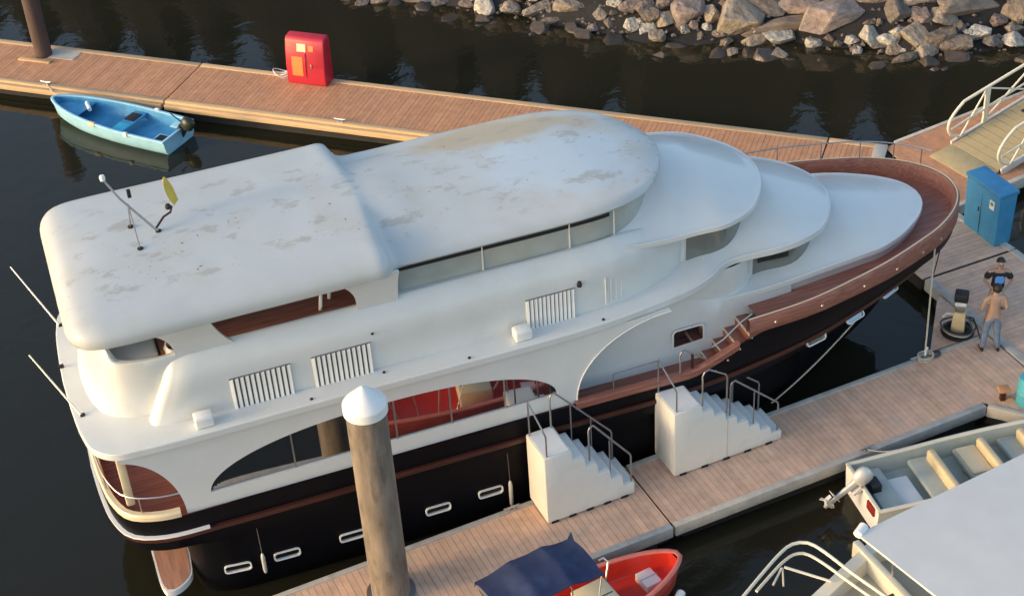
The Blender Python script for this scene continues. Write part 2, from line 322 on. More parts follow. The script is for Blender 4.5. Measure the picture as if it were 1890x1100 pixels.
# portholes
def rrect(a, b, r, n=5):
    P = []
    for cx, cy, a0 in ((a - r, b - r, 0), (-a + r, b - r, 90), (-a + r, -b + r, 180), (a - r, -b + r, 270)):
        for k in range(n + 1): t = R(a0 + 90 * k / n); P.append((cx + r * math.cos(t), cy + r * math.sin(t)))
    return P
fr = G(); o_, i_ = rrect(.265, .10, .07), rrect(.238, .074, .05); n = len(o_)
fr.loft([[(x, 0.0, z) for x, z in o_], [(x, -.035, z) for x, z in o_], [(x, -.035, z) for x, z in i_], [(x, .01, z) for x, z in i_]], closed=True)
pr = G(); pr.add([(x, -.004, z) for x, z in i_], [tuple(range(n))])
fmesh = pmesh = None
for side in (-1, 1):
    for x, z in ((1.61, .68), (2.58, .68), (3.89, .68), (5.67, .72), (6.78, .76), (14.15, 2.1), (15.25, 2.1), (16.3, 2.2)):
        wv = hull_w(x, z) + .012; sl = (hull_w(x + .2, z) - hull_w(x - .2, z)) / .4; fl = (hull_w(x, z + .08) - hull_w(x, z - .08)) / .16
        if fmesh is None:
            a = fr.build('porthole_frame', M['white_plain'], hull, smooth=True); b = pr.build('porthole_pane', M['glass'], hull); fmesh, pmesh = a.data, b.data
        else:
            a = link('porthole_frame', fmesh, None, hull); b = link('porthole_pane', pmesh, None, hull)
        for o in (a, b):
            o.location = (x, side * wv, z); o.rotation_euler = (side * -math.atan(fl) * -1 if side > 0 else math.atan(fl) * -1, 0, (math.pi if side > 0 else 0) + (math.atan(sl) if side > 0 else -math.atan(sl)))

# swim platform under the overhanging stern
P = crom([(.12, 0), (.12, 1.2), (.14, 2.2), (.2, 2.42), (.34, 2.46), (.56, 2.36), (.74, 2.16), (.80, 1.8), (.84, .9), (.85, 0)], 40)
pl = both([(x, w_) for x, w_ in P])
G().prism([(x, -w_) for x, w_ in P] + [(x, w_) for x, w_ in P[::-1]][1:-1], .36, .50).build('swim_platform', M['white_plain'], yacht, smooth=True)
Pi = [(.47 + (x - .47) * .9, w_ * .98) for x, w_ in P]
G().prism([(x, -w_) for x, w_ in Pi] + [(x, w_) for x, w_ in Pi[::-1]][1:-1], .50, .506).build('platform_decking', M['teak'], yacht)

# main deck floor (side decks, aft deck)
Od = [(x, max(0.0, w_ - .07)) for x, w_ in O_top if x < 12.3]
dome(G(), Od, lambda x, v: 2.2, 2).build('main_deck', M['mahogany'], yacht)
# cap of the low bulwark round the stern and along the side deck
g = G(); pth = [(x, -w_) for x, w_ in O_top if x < .95][::-1]; pth = pth[:-1] + [(x, -y) for x, y in pth[::-1]]
sweep(g, pth, lambda i, x, y: [(-.0, 2.30), (-.0, 2.56), (-.03, 2.60), (-.10, 2.60), (-.13, 2.56), (-.13, 2.19)] if False else [(0, 2.40), (.012, 2.50), (-.02, 2.55), (-.11, 2.55), (-.13, 2.50), (-.13, 2.19)])
g.build('stern_coaming', M['cream'], yacht, smooth=True)  # cream tint holds the golden sunlight on this white coaming
for s in (-1, 1):
    g = G(); p = [(x, s * w_) for x, w_ in O_top if 8.5 < x < 12.35]
    if s > 0: p = p[::-1]
    sweep(g, p, lambda i, x, y: [(-.012, zs(x) - .12), (-.025, zs(x) + .02), (.0, zs(x) + .05), (.10, zs(x) + .05), (.12, zs(x) + .02), (.12, 2.19)])
    g.build('side_deck_cap', M['mahogany'], yacht, smooth=True)

# ---------------- bow: bulwark, foredeck, rail
O_bw = crom([(12.4, 2.70), (13.85, 2.62), (14.95, 2.42), (15.88, 2.2), (16.8, 1.88), (17.53, 1.56), (18.18, 1.08), (18.55, .6), (18.68, .22), (18.70, 0)], 60)
zcap = lambda x: 3.34 + .14 * sm(12.5, 18, x)
g = G(); sweep(g, both([tuple(p) for p in O_bw]), lambda i, x, y: [(.02, zs(x) - .03), (-.02, zs(x) + .01), (-.012, zcap(x) - .03), (.015, zcap(x)), (.09, zcap(x)), (.11, zcap(x) - .03), (.12, 3.0)])
bul = g.build('bow_bulwark', M['mahogany'], yacht, smooth=True, angle=50)
g = G(); sweep(g, both([tuple(p) for p in O_bw]), lambda i, x, y: [(.03, zcap(x) + .004), (.032, zcap(x) + .018), (.054, zcap(x) + .018), (.056, zcap(x) + .004)])
g.build('cap_rail', M['cream'], bul, smooth=True)
dome(G(), [(x, max(0, w_ - .06)) for x, w_ in O_bw if x > 12.7], lambda x, v: 3.08, 2).build('foredeck', M['mahogany'], yacht)
# far-side and near-side bow guard rail on the far half, as in the picture
rp = [(x, w_ - .05, zcap(x) + .42) for x, w_ in O_bw if 13.4 < x < 18.6]
rail = G().tube(rp, .016, 6).build('bow_rail', M['steel'], yacht, smooth=True)
st = G().tube([(0, 0, 0), (0, 0, .42)], .013, 6).build('stanchion', M['greysteel'], rail); sme = st.data
for k, xx in enumerate((13.4, 14.6, 15.6, 16.5, 17.4, 18.0, 18.45)):
    o = st if k == 0 else link('stanchion', sme, None, rail)
    i = int(np.argmin(abs(O_bw[:, 0] - xx))); o.location = (O_bw[i, 0], O_bw[i, 1] - .05, zcap(xx))
fa = G().lathe([(.0, -.02), (.03, -.018), (.036, 0), (.03, .018), (0, .02)], n=10, M=Matrix.Rotation(R(90), 4, 'X')).build('fairlead', M['steel'], bul); fm = fa.data; first = True
for xx in (13.0, 14.1, 15.2, 16.1, 16.9, 17.5):
    for s in (-1, 1):
        o = fa if first else link('fairlead', fm, None, bul); first = False
        wv = float(np.interp(xx, O_bw[:, 0], O_bw[:, 1])); o.location = (xx, s * (wv + .012), zs(xx) + .14); o.rotation_euler = (0, 0, -s * .3)

# steps between side deck and foredeck, both sides
for s in (-1, 1):
    for k in range(4):
        x1 = 12.75 - .27 * k; z1 = 3.07 - .19 * k
        ym = s * (1.83 + hull_w(x1, 2.9) - .06) / 2; wy = hull_w(x1, 2.9) - .06 - 1.83
        stp = G().box((x1 - .135, ym, (z1 - .19 + 2.19) / 2), (.27, wy, z1 - .19 - 2.19 + .02)).build('step', M['mahogany'], yacht, bevel=.008)
        G().box((x1 - .268, ym + s * .02, z1 - .185), (.03, wy + .12, .03)).build('nosing', M['cream'], stp)
for s in (-1,):
    hr = G().tube([(12.55, -2.52, 3.36), (12.3, -2.54, 3.25), (11.9, -2.56, 2.95), (11.65, -2.57, 2.85)], .016, 6).build('step_rail', M['steel'], yacht, smooth=True)

# ---------------- main deck outer walls
y_wall = 2.56
W0, W1, WZ0, WZH = 1.42, 8.32, 2.74, .94
def arch(x):
    t = (x - (W0 + W1) / 2) / ((W1 - W0) / 2); return WZ0 + WZH * math.sqrt(max(0, 1 - abs(t) ** 2.3))
def wall_lo(x):
    if x < .92: return 2.42 + 1.56 * math.sqrt(max(0, 1 - ((x + .3) / 1.22) ** 2))
    if x > 8.72: return 2.46 + 1.56 * math.sqrt(max(0, 1 - ((10.75 - x) / 2.03) ** 2)) if x < 10.75 else 4.02
    return 2.40
TOPW = 4.03
def wall(side):
    g = G(); th = .07
    def strip(xs, lo, hi):
        rings = []
        for x in xs:
            l, h = lo(x), hi(x); y = lambda z: side * (y_wall - .03 * (z - 2.4) / 1.6)
            rings.append([(x, y(l), l), (x, y(h), h), (x, y(h) - side * th, h), (x, y(l) - side * th, l)])
        g.loft(rings, closed=True, cap0=True, cap1=True)
    strip(-.05 + .97 * np.sin(np.linspace(0, math.pi / 2, 26)), wall_lo, lambda x: TOPW)
    strip(np.linspace(.92, W0, 4), lambda x: 2.40, lambda x: TOPW)
    wx = (W0 + W1) / 2 - (W1 - W0) / 2 * np.cos(np.linspace(0, math.pi, 70))
    strip(wx, lambda x: 2.40, lambda x: WZ0); strip(wx, lambda x: arch(x), lambda x: TOPW)
    strip(np.linspace(W1, 8.72, 4), lambda x: 2.40, lambda x: TOPW)
    strip(10.75 - 2.03 * np.sin(np.linspace(math.pi / 2, 0, 40)), wall_lo, lambda x: TOPW)
    return g
for s in (-1, 1):
    wl = wall(s).build('main_deck_wall', M['white'], yacht, smooth=True, angle=30)
    # sill ledge, front edge trim of the fashion plate
    xs = 10.75 - 2.03 * np.sin(np.linspace(math.pi / 2, 0, 40))
    G().tube([(x, s * (y_wall + .005), wall_lo(x)) for x in xs], .014, 6).build('edge_trim', M['white_plain'], wl, smooth=True)
    # panes with mullions
    cuts = [W0 - .03, 3.05, 5.05, 6.15, 7.25, W1 + .03]
    for a, b in zip(cuts[:-1], cuts[1:]):
        xs = np.linspace(a, b, 24); gg = G(); rr = []
        for x in xs:
            h = arch(min(max(x, W0), W1)) + .015; rr.append([(x, s * (y_wall - .045), WZ0 - .02), (x, s * (y_wall - .052), h)])
        gg.loft(rr, closed=False).build('window_pane', M['glass'], wl)
    for x in cuts[1:-1]:
        G().box((x, s * (y_wall - .04), (WZ0 + arch(x)) / 2), (.03, .02, arch(x) - WZ0)).build('mullion', M['greysteel'], wl)

# forward house wall, behind the side deck
hp = crom([(8.3, 1.80), (10, 1.82), (12.0, 1.84), (12.5, 1.81), (12.85, 1.66), (13.08, 1.46), (14.0, 1.46), (14.5, 1.2), (14.9, .7), (15.05, .3), (15.08, 0)], 80)
g = G(); sweep(g, both([tuple(p) for p in hp]), lambda i, x, y: [(0, 2.6), (.0, 4.1)])
fh = g.build('forward_house_wall', M['white'], yacht, smooth=True, angle=50)
hl = crom([(8.3, 1.82), (10, 1.85), (11.5, 1.87), (12.6, 1.885), (13.2, 1.87), (13.8, 1.83)], 40)
for s in (-1, 1):
    q = [(x, s * w_) for x, w_ in hl]
    if s > 0: q = q[::-1]
    sweep(G(), q, lambda i, x, y: [(-.16, 2.19), (-.12, 2.3), (-.05, 2.6), (-.01, 2.95), (.0, 3.37), (.03, 3.6 - .22 * sm(11.3, 12.2, x)), (.06, 4.1 - .7 * sm(11.3, 12.3, x))]).build('side_deck_wall', M['white'], yacht, smooth=True, angle=60)
for s in (-1, 1):
    oo = rrect(.36, .29, .10); ii = rrect(.325, .255, .08); nn = len(oo); yy = s * 1.915
    G().loft([[(11.43 + x, yy, 2.68 + z) for x, z in oo], [(11.43 + x, yy + s * .02, 2.68 + z) for x, z in oo], [(11.43 + x, yy + s * .02, 2.68 + z) for x, z in ii], [(11.43 + x, yy, 2.68 + z) for x, z in ii]]).build('side_window_frame', M['white_plain'], fh)
    G().add([(11.43 + x, yy + s * .012, 2.68 + z) for x, z in ii], [tuple(range(nn))]).build('side_window_pane', M['glass'], fh)
    # small guard rail on the side deck cap
    rl = G().tube([(9.5, s * 2.56, 2.85), (10.0, s * 2.56, 2.87), (10.5, s * 2.57, 2.88)], .014, 6).build('side_rail', M['greysteel'], yacht)
    G().tube([(9.5, s * 2.56, 2.46), (9.5, s * 2.56, 2.85)], .012, 6).build('rail_post', M['greysteel'], rl)
    G().tube([(10.47, s * 2.57, 2.46), (10.47, s * 2.57, 2.88)], .012, 6).build('rail_post', M['greysteel'], rl)
    # gate posts
    G().box((11.2, s * 2.6, 2.62), (.05, .05, .4)).build('gate_post', M['rubwood'], yacht, bevel=.006)

# aft bulkhead and aft deck rail, corner post
G().box((1.75, 0, 3.1), (.08, 5.0, 1.85)).build('aft_bulkhead', M['mahogany'], yacht)
for s in (-1, 1):
    G().box((-.02, s * 1.98, 3.25), (.16, .14, 1.5)).build('corner_post', M['cream'], yacht, bevel=.03)  # white post tinted cream, golden sunlight put into the colour
pth = [(x + .05, w_ - .06) for x, w_ in O_top if x < .9]; pth = [(x, -y, 2.92) for x, y in pth[::-1]] + [(x, y, 2.92) for x, y in pth[1:]]
ar = G().tube(pth, .017, 6).build('aft_rail', M['steel'], yacht, smooth=True)
for k in range(4, len(pth), max(1, len(pth) // 6)):
    G().tube([(pth[k][0], pth[k][1], 2.52), pth[k]], .012, 6).build('rail_post', M['steel'], ar)

# ---------------- upper deck slab and the three stepped shells
O_slab = crom([(-.66, 0), (-.63, .9), (-.56, 1.7), (-.42, 2.25), (-.1, 2.55), (.4, 2.62), (4, 2.63), (8.5, 2.65), (9.6, 2.58), (10.6, 2.44), (11.3, 2.3), (11.85, 2.1), (12.15, 1.90), (12.45, 1.80), (12.8, 1.80), (13.4, 1.84), (13.96, 1.79), (14.5, 1.6), (14.89, 1.27), (15.2, .85), (15.38, .4), (15.42, 0)], 200)
zslab = lambda x: 4.2 + .08 * sm(11, 13, x)
edge = lambda zf, t: (lambda i, x, y: [(.30, zf(x) - t), (.012, zf(x) - t), (0, zf(x) - t + .012), (0, zf(x) - .014), (.014, zf(x)), (.05, zf(x) + .001)])
H2 = [(-1, 0), (10.3, 0), (11.5, .35), (12.3, .75), (13.3, .85), (13.8, .78), (14.5, .45), (15.1, .17), (15.42, 0)]
g = G(); sweep(g, both([tuple(p) for p in O_slab]), edge(zslab, .15))
dome(g, inner(O_slab, .05), lambda x, v: .001 + zslab(x) + lerp(H2, x) * (1 - v * v) ** 1.35, 12)
slab = g.build('upper_deck', M['white'], yacht, smooth=True, angle=30)
# underside ceiling
dome(G(), [(x, max(0, w_ - .3)) for x, w_ in O_slab if x < 14.6], lambda x, v: zslab(x) - .168, 2).build('deck_soffit', M['white_plain'], yacht)

O_3 = crom([(11.6, 1.84), (12.3, 1.88), (12.6, 1.895), (13.2, 1.89), (13.78, 1.85), (14.64, 1.76), (15.6, 1.66), (16.07, 1.60), (16.39, 1.49), (16.7, 1.35), (17.02, 1.15), (17.33, .92), (17.65, .58), (17.80, .28), (17.85, 0)], 90)
H3 = [(11.6, .02), (12.4, .1), (13, .28), (14, .52), (15.0, .62), (15.5, .60), (16.2, .42), (17, .2), (17.5, .07), (17.85, 0)]
z3 = lambda x: 3.40
g = G(); sweep(g, both([tuple(p) for p in O_3]), lambda i, x, y: [(.06, 3.06), (.04, 3.2), (.012, 3.26), (0, 3.272), (0, 3.386), (.014, 3.40), (.05, 3.401)])
dome(g, inner(O_3, .05), lambda x, v: .001 + 3.4 + lerp(H3, x) * (1 - v * v) ** 1.35, 12)
g.build('foredeck_trunk_roof', M['white'], yacht, smooth=True, angle=30)

# upper house side shoulders
def shoulder(side):
    g = G(); prof = [(2.14, 4.19), (2.16, 4.5), (2.175, 4.8), (2.175, 4.98), (2.155, 5.12), (2.11, 5.25), (2.04, 5.37), (1.97, 5.46), (1.90, 5.53), (1.85, 5.55), (1.80, 5.53), (1.80, 5.05)]
    xs_ = [.82, .92, 1.05] + list(np.linspace(1.3, 9.2, 28)) + list(np.linspace(9.35, 11.4, 18)); rings = []
    dw = [(9.2, 0), (9.8, .05), (10.3, .14), (10.7, .26), (11.0, .38), (11.25, .5), (11.4, .6)]
    rings.append([(x0 + .14 + .6 * (z - 4.2) / 1.35, side * 1.6, z) for (w_, z), x0 in zip(prof, [.75] * len(prof))])
    for dx_, dy_ in ((-.03, .50), (-.11, .38), (-.14, .26), (-.12, .15), (-.05, .07)):
        rings.append([(.80 + dx_ + .6 * (z - 4.2) / 1.35, side * (w_ - dy_), z) for w_, z in prof])
    for x in xs_:
        fade = max(0, 1 - (x - .75) / 2.2)
        rings.append([(x + .6 * (z - 4.2) / 1.35 * fade, side * (w_ - lerp(dw, x) - .06 * (1 - sm(.75, 1.1, x))), z - .12 * sm(9.8, 11.2, x) * (z - 4.2)) for w_, z in prof])
    g.loft(rings, closed=False); return g
for s in (-1, 1):
    hs = shoulder(s).build('upper_house_side', M['white'], yacht, smooth=True, angle=60)
    # louvre grilles
    for x0, x1 in ((2.2, 3.3), (3.73, 4.82), (7.92, 8.88)):
        yb = s * 2.168
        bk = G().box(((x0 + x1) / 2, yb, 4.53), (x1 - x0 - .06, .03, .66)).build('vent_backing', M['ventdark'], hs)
        nsl = 11; sl = None
        for k in range(nsl + 1):
            xx = x0 + .02 + (x1 - x0 - .04) * k / nsl
            if sl is None:
                o = G().box((0, 0, 0), (.066, .03, .70)).build('vent_slat', M['white_plain'], hs, bevel=.006, seg=1); sl = o.data
            else: o = link('vent_slat', sl, None, hs)
            o.location = (xx, yb + s * .018, 4.53); o.rotation_euler = (0, 0, s * .35)
        G().box(((x0 + x1) / 2, yb + s * .012, 4.885), (x1 - x0 + .04, .04, .02)).build('vent_lip', M['greysteel'], hs)
for x in (1.58, 7.73):
    lb = G().box((x, -2.38, 4.32), (.34, .26, .22)).build('deck_locker', M['white_plain'], yacht, bevel=.03, seg=3)
    G().box((x + .01, -2.38, 4.433), (.30, .22, .014)).build('locker_lid', M['white_plain'], lb, bevel=.005)
G().lathe([(0, 0), (.045, 0), (.05, .05), (.03, .11), (0, .12)], n=12).build('horn', M['dark'], yacht, loc=(9.0, -2.2, 4.9))
for x, y, z in ((6.6, -2.55, 4.2), (9.35, -2.5, 4.2), (5.0, -2.3, 4.2), (4.9, -2.18, 5.05), (3.55, -2.5, 4.2)):
    G().lathe([(0, 0), (.03, 0), (.03, .02), (0, .026)], n=10).build('deck_fitting', M['dark'], yacht, loc=(x, y, z))
for k in range(4):
    G().box((9.55 + .12 * k, -2.16 + .025 * k, 4.6 - .02 * k), (.02, .03, .62 - .05 * k)).build('reflection_rib', M['white_plain'], yacht, bevel=.008)  # raised streaks stand in for a ladder's reflection on the wall

# rounded stern wall of the upper house
base = crom([(-.33, 0), (-.28, .65), (-.12, 1.22), (.12, 1.5), (.55, 1.68), (1.5, 1.74)], 50)
top = crom([(-.05, 0), (-.02, .75), (.08, 1.4), (.3, 1.76), (.75, 1.92), (1.6, 1.95)], 50)
def stern_ring(i):
    a, b = base[i], top[i]; f = sm(1.25, 1.75, b[1]) ; zt = 6.40 - .85 * f; P = []
    for t in np.linspace(0, 1, 9):
        q = a + (b - a) * (t + .10 * math.sin(math.pi * t)); P.append((q[0], q[1], 4.19 + 1.36 * t))
    P.append((b[0] + .03, b[1] - .01, 5.56 + (zt - 5.55) * .5)); P.append((b[0] + .06, b[1] - .03, zt + .012)); P.append((b[0] + .12, b[1] - .09, zt)); P.append((b[0] + .14, b[1] - .11, 5.05)); return P
rings = [[(x, -y, z) for x, y, z in stern_ring(i)] for i in range(49, -1, -1)] + [stern_ring(i) for i in range(1, 50)]
G().loft(rings, closed=False).build('upper_house_stern', M['white'], yacht, smooth=True, angle=60)

# panels between the sun deck openings
for s in (-1, 1):
    for xl, xr in ((lambda t: 1.36 - .40 * t ** 2.2, lambda t: 2.42 - .40 * t ** .6), (lambda t: 4.74 - .34 * t ** 2.2, lambda t: 5.52)):
        rr = []
        for t in np.linspace(-.05, 1, 14):
            tt = max(0, t); z = 5.54 + .80 * t; y = 1.95 + .33 * max(0, t) ** 1.5
            rr.append([(xl(tt), s * y, z), (xr(tt), s * y, z), (xr(tt), s * (y - .07), z), (xl(tt), s * (y - .07), z)])
        G().loft(rr, closed=True, cap0=True, cap1=True).build('roof_support_panel', M['white'], yacht, smooth=True, angle=40)
G().box((3.2, 0, 5.42), (4.1, 3.5, .04)).build('sun_deck_floor', M['mahogany'], yacht)
G().box((.68, -.75, 5.25), (.85, 1.8, .4)).build('pale_floor_block', M['white_plain'], yacht, bevel=.06, seg=3)  # added white block, gives the aft opening its pale inside
G().box((5.42, 0, 5.75), (.08, 3.8, 1.35)).build('sun_deck_bulkhead', M['white'], yacht)
for s in (-1, 1):
    G().box((3.3, s * 1.74, 5.40), (4.0, .06, .24)).build('sun_deck_lining', M['mahogany'], yacht)
G().tube([(4.1, -1.5, 5.1), (4.2, -1.75, 6.34)], .035, 8).build('roof_pillar', M['white_plain'], yacht, smooth=True)
G().tube([(4.35, -1.2, 5.1), (4.42, -1.5, 6.34)], .035, 8).build('roof_pillar', M['white_plain'], yacht, smooth=True)

# L1 shell above the upper house
O_1 = crom([(5.3, 1.97), (7, 1.97), (9.4, 1.97), (10.4, 1.96), (11, 1.94), (11.6, 1.92), (12.19, 1.94), (12.47, 1.87), (12.78, 1.74), (13.05, 1.53), (13.29, 1.25), (13.57, .82), (13.73, .35), (13.77, 0)], 110)
z1 = lambda x: 5.44 - .18 * sm(9.0, 11.3, x)
H1 = [(5, .9), (9.5, .9), (11.3, .98), (12.2, .70), (13, .33), (13.5, .09), (13.77, 0)]
g = G(); sweep(g, both([tuple(p) for p in O_1]), edge(z1, .12))
dome(g, inner(O_1, .05), lambda x, v: .001 + z1(x) + lerp(H1, x) * (1 - v * v) ** 1.35, 12)
g.build('wheelhouse_shell', M['white'], yacht, smooth=True, angle=30)

def glazed(name, path, z0, z1_, xg0, xg1, cuts, mat_g):
    """a wall on a plan path: painted aft of xg0, glazed panes to xg1, mullions at cuts"""
    pts = [tuple(p) for p in path]
    g = G(); sweep(g, both(pts), lambda i, x, y: [(.03, z0), (.015, z1_)])
    wl = g.build(name, M['white'], yacht, smooth=True, angle=50)
    for s in (-1, 1):
        c = [xg0] + cuts + [xg1]
        for a, b in zip(c[:-1], c[1:]):
            seg = [p for p in pts if a + .012 < p[0] < b - .012]; f = lambda xx: (xx, float(np.interp(xx, [p[0] for p in pts], [p[1] for p in pts])))
            seg = [f(a + .012)] + seg + [f(b - .012)]; q = [(x, s * w_) for x, w_ in seg]
            if s > 0: q = q[::-1]
            if len(q) < 3: continue
            sweep(G(), q, lambda i, x, y: [(.012, z0), (.002, z1_), (.03, z1_)]).build('pane', mat_g, wl, smooth=True)
        for xx in cuts:
            G().box((xx, s * (f(xx)[1] + .0), (z0 + z1_) / 2), (.024, .03, z1_ - z0)).build('mullion', M['white_plain'], wl)
    return wl
p_wh = crom([(5.45, 1.76), (7, 1.77), (9, 1.77), (9.9, 1.70), (10.5, 1.45), (10.95, 1.0), (11.2, .5), (11.28, 0)], 80)
glazed('wheelhouse_wall', p_wh, 5.45, 6.32, 5.6, 11.1, [7.25, 9.0, 9.95], M['greyglass'])
p_l1 = crom([(11.1, 1.56), (12.1, 1.58), (12.6, 1.45), (13.0, 1.12), (13.3, .65), (13.42, .25), (13.44, 0)], 60)
glazed('upper_front_wall', p_l1, 4.3, 5.16, 11.52, 13.25, [], M['smokeglass'])
p_l2 = [(x, w_ + .012) for x, w_ in hp if x > 13.02]
for s in (-1, 1):
    q = [(x, s * w_) for x, w_ in p_l2 if x < 14.85]
    if s > 0: q = q[::-1]
    sweep(G(), q, lambda i, x, y: [(-.004, 3.4), (-.006, 4.12)]).build('trunk_window_pane', M['smokeglass'], fh, smooth=True)
    # dark strips laid on the wall at the head of the glass
    for nm, pp, a, b, za, zb, d in (('wheelhouse_dark_strip', p_wh, 5.62, 9.9, 5.98, 6.07, .012), ('trunk_dark_strip', np.array(p_l2), 13.1, 13.95, 3.74, 3.86, .02)):
        q = [(x, s * w_) for x, w_ in pp if a < x < b]
        if s > 0: q = q[::-1]
        sweep(G(), q, lambda i, x, y: [(-d, za), (-d - .002, zb)]).build(nm, M['dark'], yacht)

# ---------------- the long roof
ST = [(-.37, 1.55, 6.40, 6.43, 6.45, 6.455, .2), (-.35, 1.85, 6.36, 6.42, 6.49, 6.50, .25), (-.27, 2.08, 6.32, 6.43, 6.58, 6.60, .36), (-.1, 2.26, 6.30, 6.44, 6.67, 6.70, .48), (.15, 2.36, 6.30, 6.45, 6.71, 6.75, .58), (.5, 2.4, 6.30, 6.45, 6.72, 6.78, .65), (2.5, 2.4, 6.30, 6.45, 6.73, 6.79, .68), (4.9, 2.4, 6.30, 6.45, 6.73, 6.79, .65), (5.2, 2.4, 6.30, 6.44, 6.73, 6.79, .63), (5.32, 2.35, 6.28, 6.42, 6.70, 6.79, .55), (5.40, 2.24, 6.25, 6.38, 6.60, 6.785, .42), (5.46, 2.13, 6.22, 6.33, 6.52, 6.78, .38), (5.56, 2.07, 6.21, 6.30, 6.47, 6.77, .38), (6.0, 2.06, 6.21, 6.29, 6.45, 6.75, .40), (6.6, 2.06, 6.21, 6.29, 6.45, 6.71, .42), (8.8, 2.06, 6.21, 6.29, 6.45, 6.66, .42), (9.3, 2.04, 6.21, 6.29, 6.45, 6.64, .40), (9.8, 1.98, 6.21, 6.29, 6.44, 6.61, .36), (10.3, 1.84, 6.21, 6.28, 6.42, 6.56, .30), (10.8, 1.55, 6.21, 6.28, 6.39, 6.50, .24), (11.1, 1.2, 6.21, 6.28, 6.37, 6.45, .2), (11.31, .84, 6.21, 6.27, 6.34, 6.40, .15), (11.45, .5, 6.22, 6.27, 6.32, 6.35, .1), (11.53, .2, 6.23, 6.27, 6.30, 6.31, .06)]
STs = crom(ST, 170); rings = []
for x, w_, zb, ze, zk, zc, r in STs:
    half = [(max(0.02, w_ - .35), zb + .02), (w_ - min(.14, w_ * .5), zb), (w_ - .03, zb + .03 * 1), (w_, ze), (w_ - .10 * r, ze + .50 * (zk - ze)), (w_ - .30 * r, ze + .80 * (zk - ze)), (w_ - .6 * r, ze + .95 * (zk - ze)), (w_ - r, zk)]
    for k in range(1, 9):
        f = k / 8; yy = (w_ - r) * (1 - f); half.append((yy, zk + (zc - zk) * (1 - (1 - f) ** 2)))
    rings.append([(x, -y, z) for y, z in half] + [(x, y, z) for y, z in half[::-1][1:]])
roof = G().loft(rings, closed=True, cap0=True, cap1=True).build('long_roof', M['roof'], yacht, smooth=True, angle=50)

# mast, tripod stays, radar-like yellow flag
mast = G().tube([(1.69, .21, 6.78), (1.15, .38, 7.55), (.95, .45, 7.95)], [.028, .024, .02], 8).build('mast', M['greysteel'], yacht, smooth=True)
G().tube([(1.24, .58, 6.78), (1.27, .35, 7.42)], .012, 6).build('stay', M['greysteel'], mast)
G().tube([(1.28, -.23, 6.78), (1.27, .33, 7.42)], .012, 6).build('stay', M['greysteel'], mast)
G().lathe([(0, 0), (.045, .0), (.055, .05), (.045, .1), (0, .12)], n=12).build('mast_light', M['white_plain'], mast, smooth=True, loc=(.94, .455, 7.95))
G().box((1.33, .36, 7.62), (.07, .07, .16)).build('anchor_light', M['dark'], mast, bevel=.01)
for p in ((1.69, .21, 6.78), (1.24, .58, 6.78), (1.28, -.23, 6.78)):
    G().lathe([(0, -.02), (.06, -.02), (.055, .03), (0, .04)], n=10).build('mast_foot', M['dark'], mast, loc=p)
M['yellow'] = mat('yellow_cloth', (0.62, 0.44, 0.07), 0.7, var=0.15)
rad = G().tube([(1.66, .23, 6.85), (1.85, .4, 6.95), (2.0, .55, 6.92), (2.05, .6, 7.02)], .022, 6).build('bracket', M['rubwood'], yacht, smooth=True)
fl = crom([(2.1, .66, 6.98), (2.02, .6, 7.2), (1.98, .62, 7.5), (2.02, .66, 7.62), (2.13, .7, 7.4), (2.2, .72, 7.05)], 24)
G().loft([[tuple(p + np.array([0, .018, 0])) for p in fl], [tuple(p - np.array([0, .018, 0])) for p in fl]], True, True, True).build('furled_flag', M['yellow'], rad, smooth=True)
G().lathe([(0, 0), (.05, .01), (.06, .06), (.04, .1), (0, .11)], n=10).build('flag_socket', M['dark'], rad, loc=(1.98, .58, 6.98))
# whip antennas leaning off the stern
for y0, tipy in ((1.8, 2.9), (-1.2, -.2)):
    an = G().tube([(-.47, y0, 4.2), (-1.1, tipy, 5.1)], [.022, .014], 6).build('whip_antenna', M['alu'], yacht, smooth=True)
    G().box((-.45, y0, 4.215), (.09, .09, .03)).build('antenna_base', M['dark'], an, bevel=.008)
G().box((-.62, .42, 4.23), (.1, .07, .06)).build('stern_light', M['dark'], yacht, bevel=.01)

# ================================================================== DOCKS
def clip(poly, a, b, c):
    """keep the part of a convex polygon where a*x+b*y<=c"""
    out = []
    for i in range(len(poly)):
        p, q = poly[i - 1], poly[i]; fp, fq = a * p[0] + b * p[1] - c, a * q[0] + b * q[1] - c
        if fp * fq < 0: t = fp / (fp - fq); out.append((p[0] + t * (q[0] - p[0]), p[1] + t * (q[1] - p[1])))
        if fq <= 0: out.append(q)
    return out

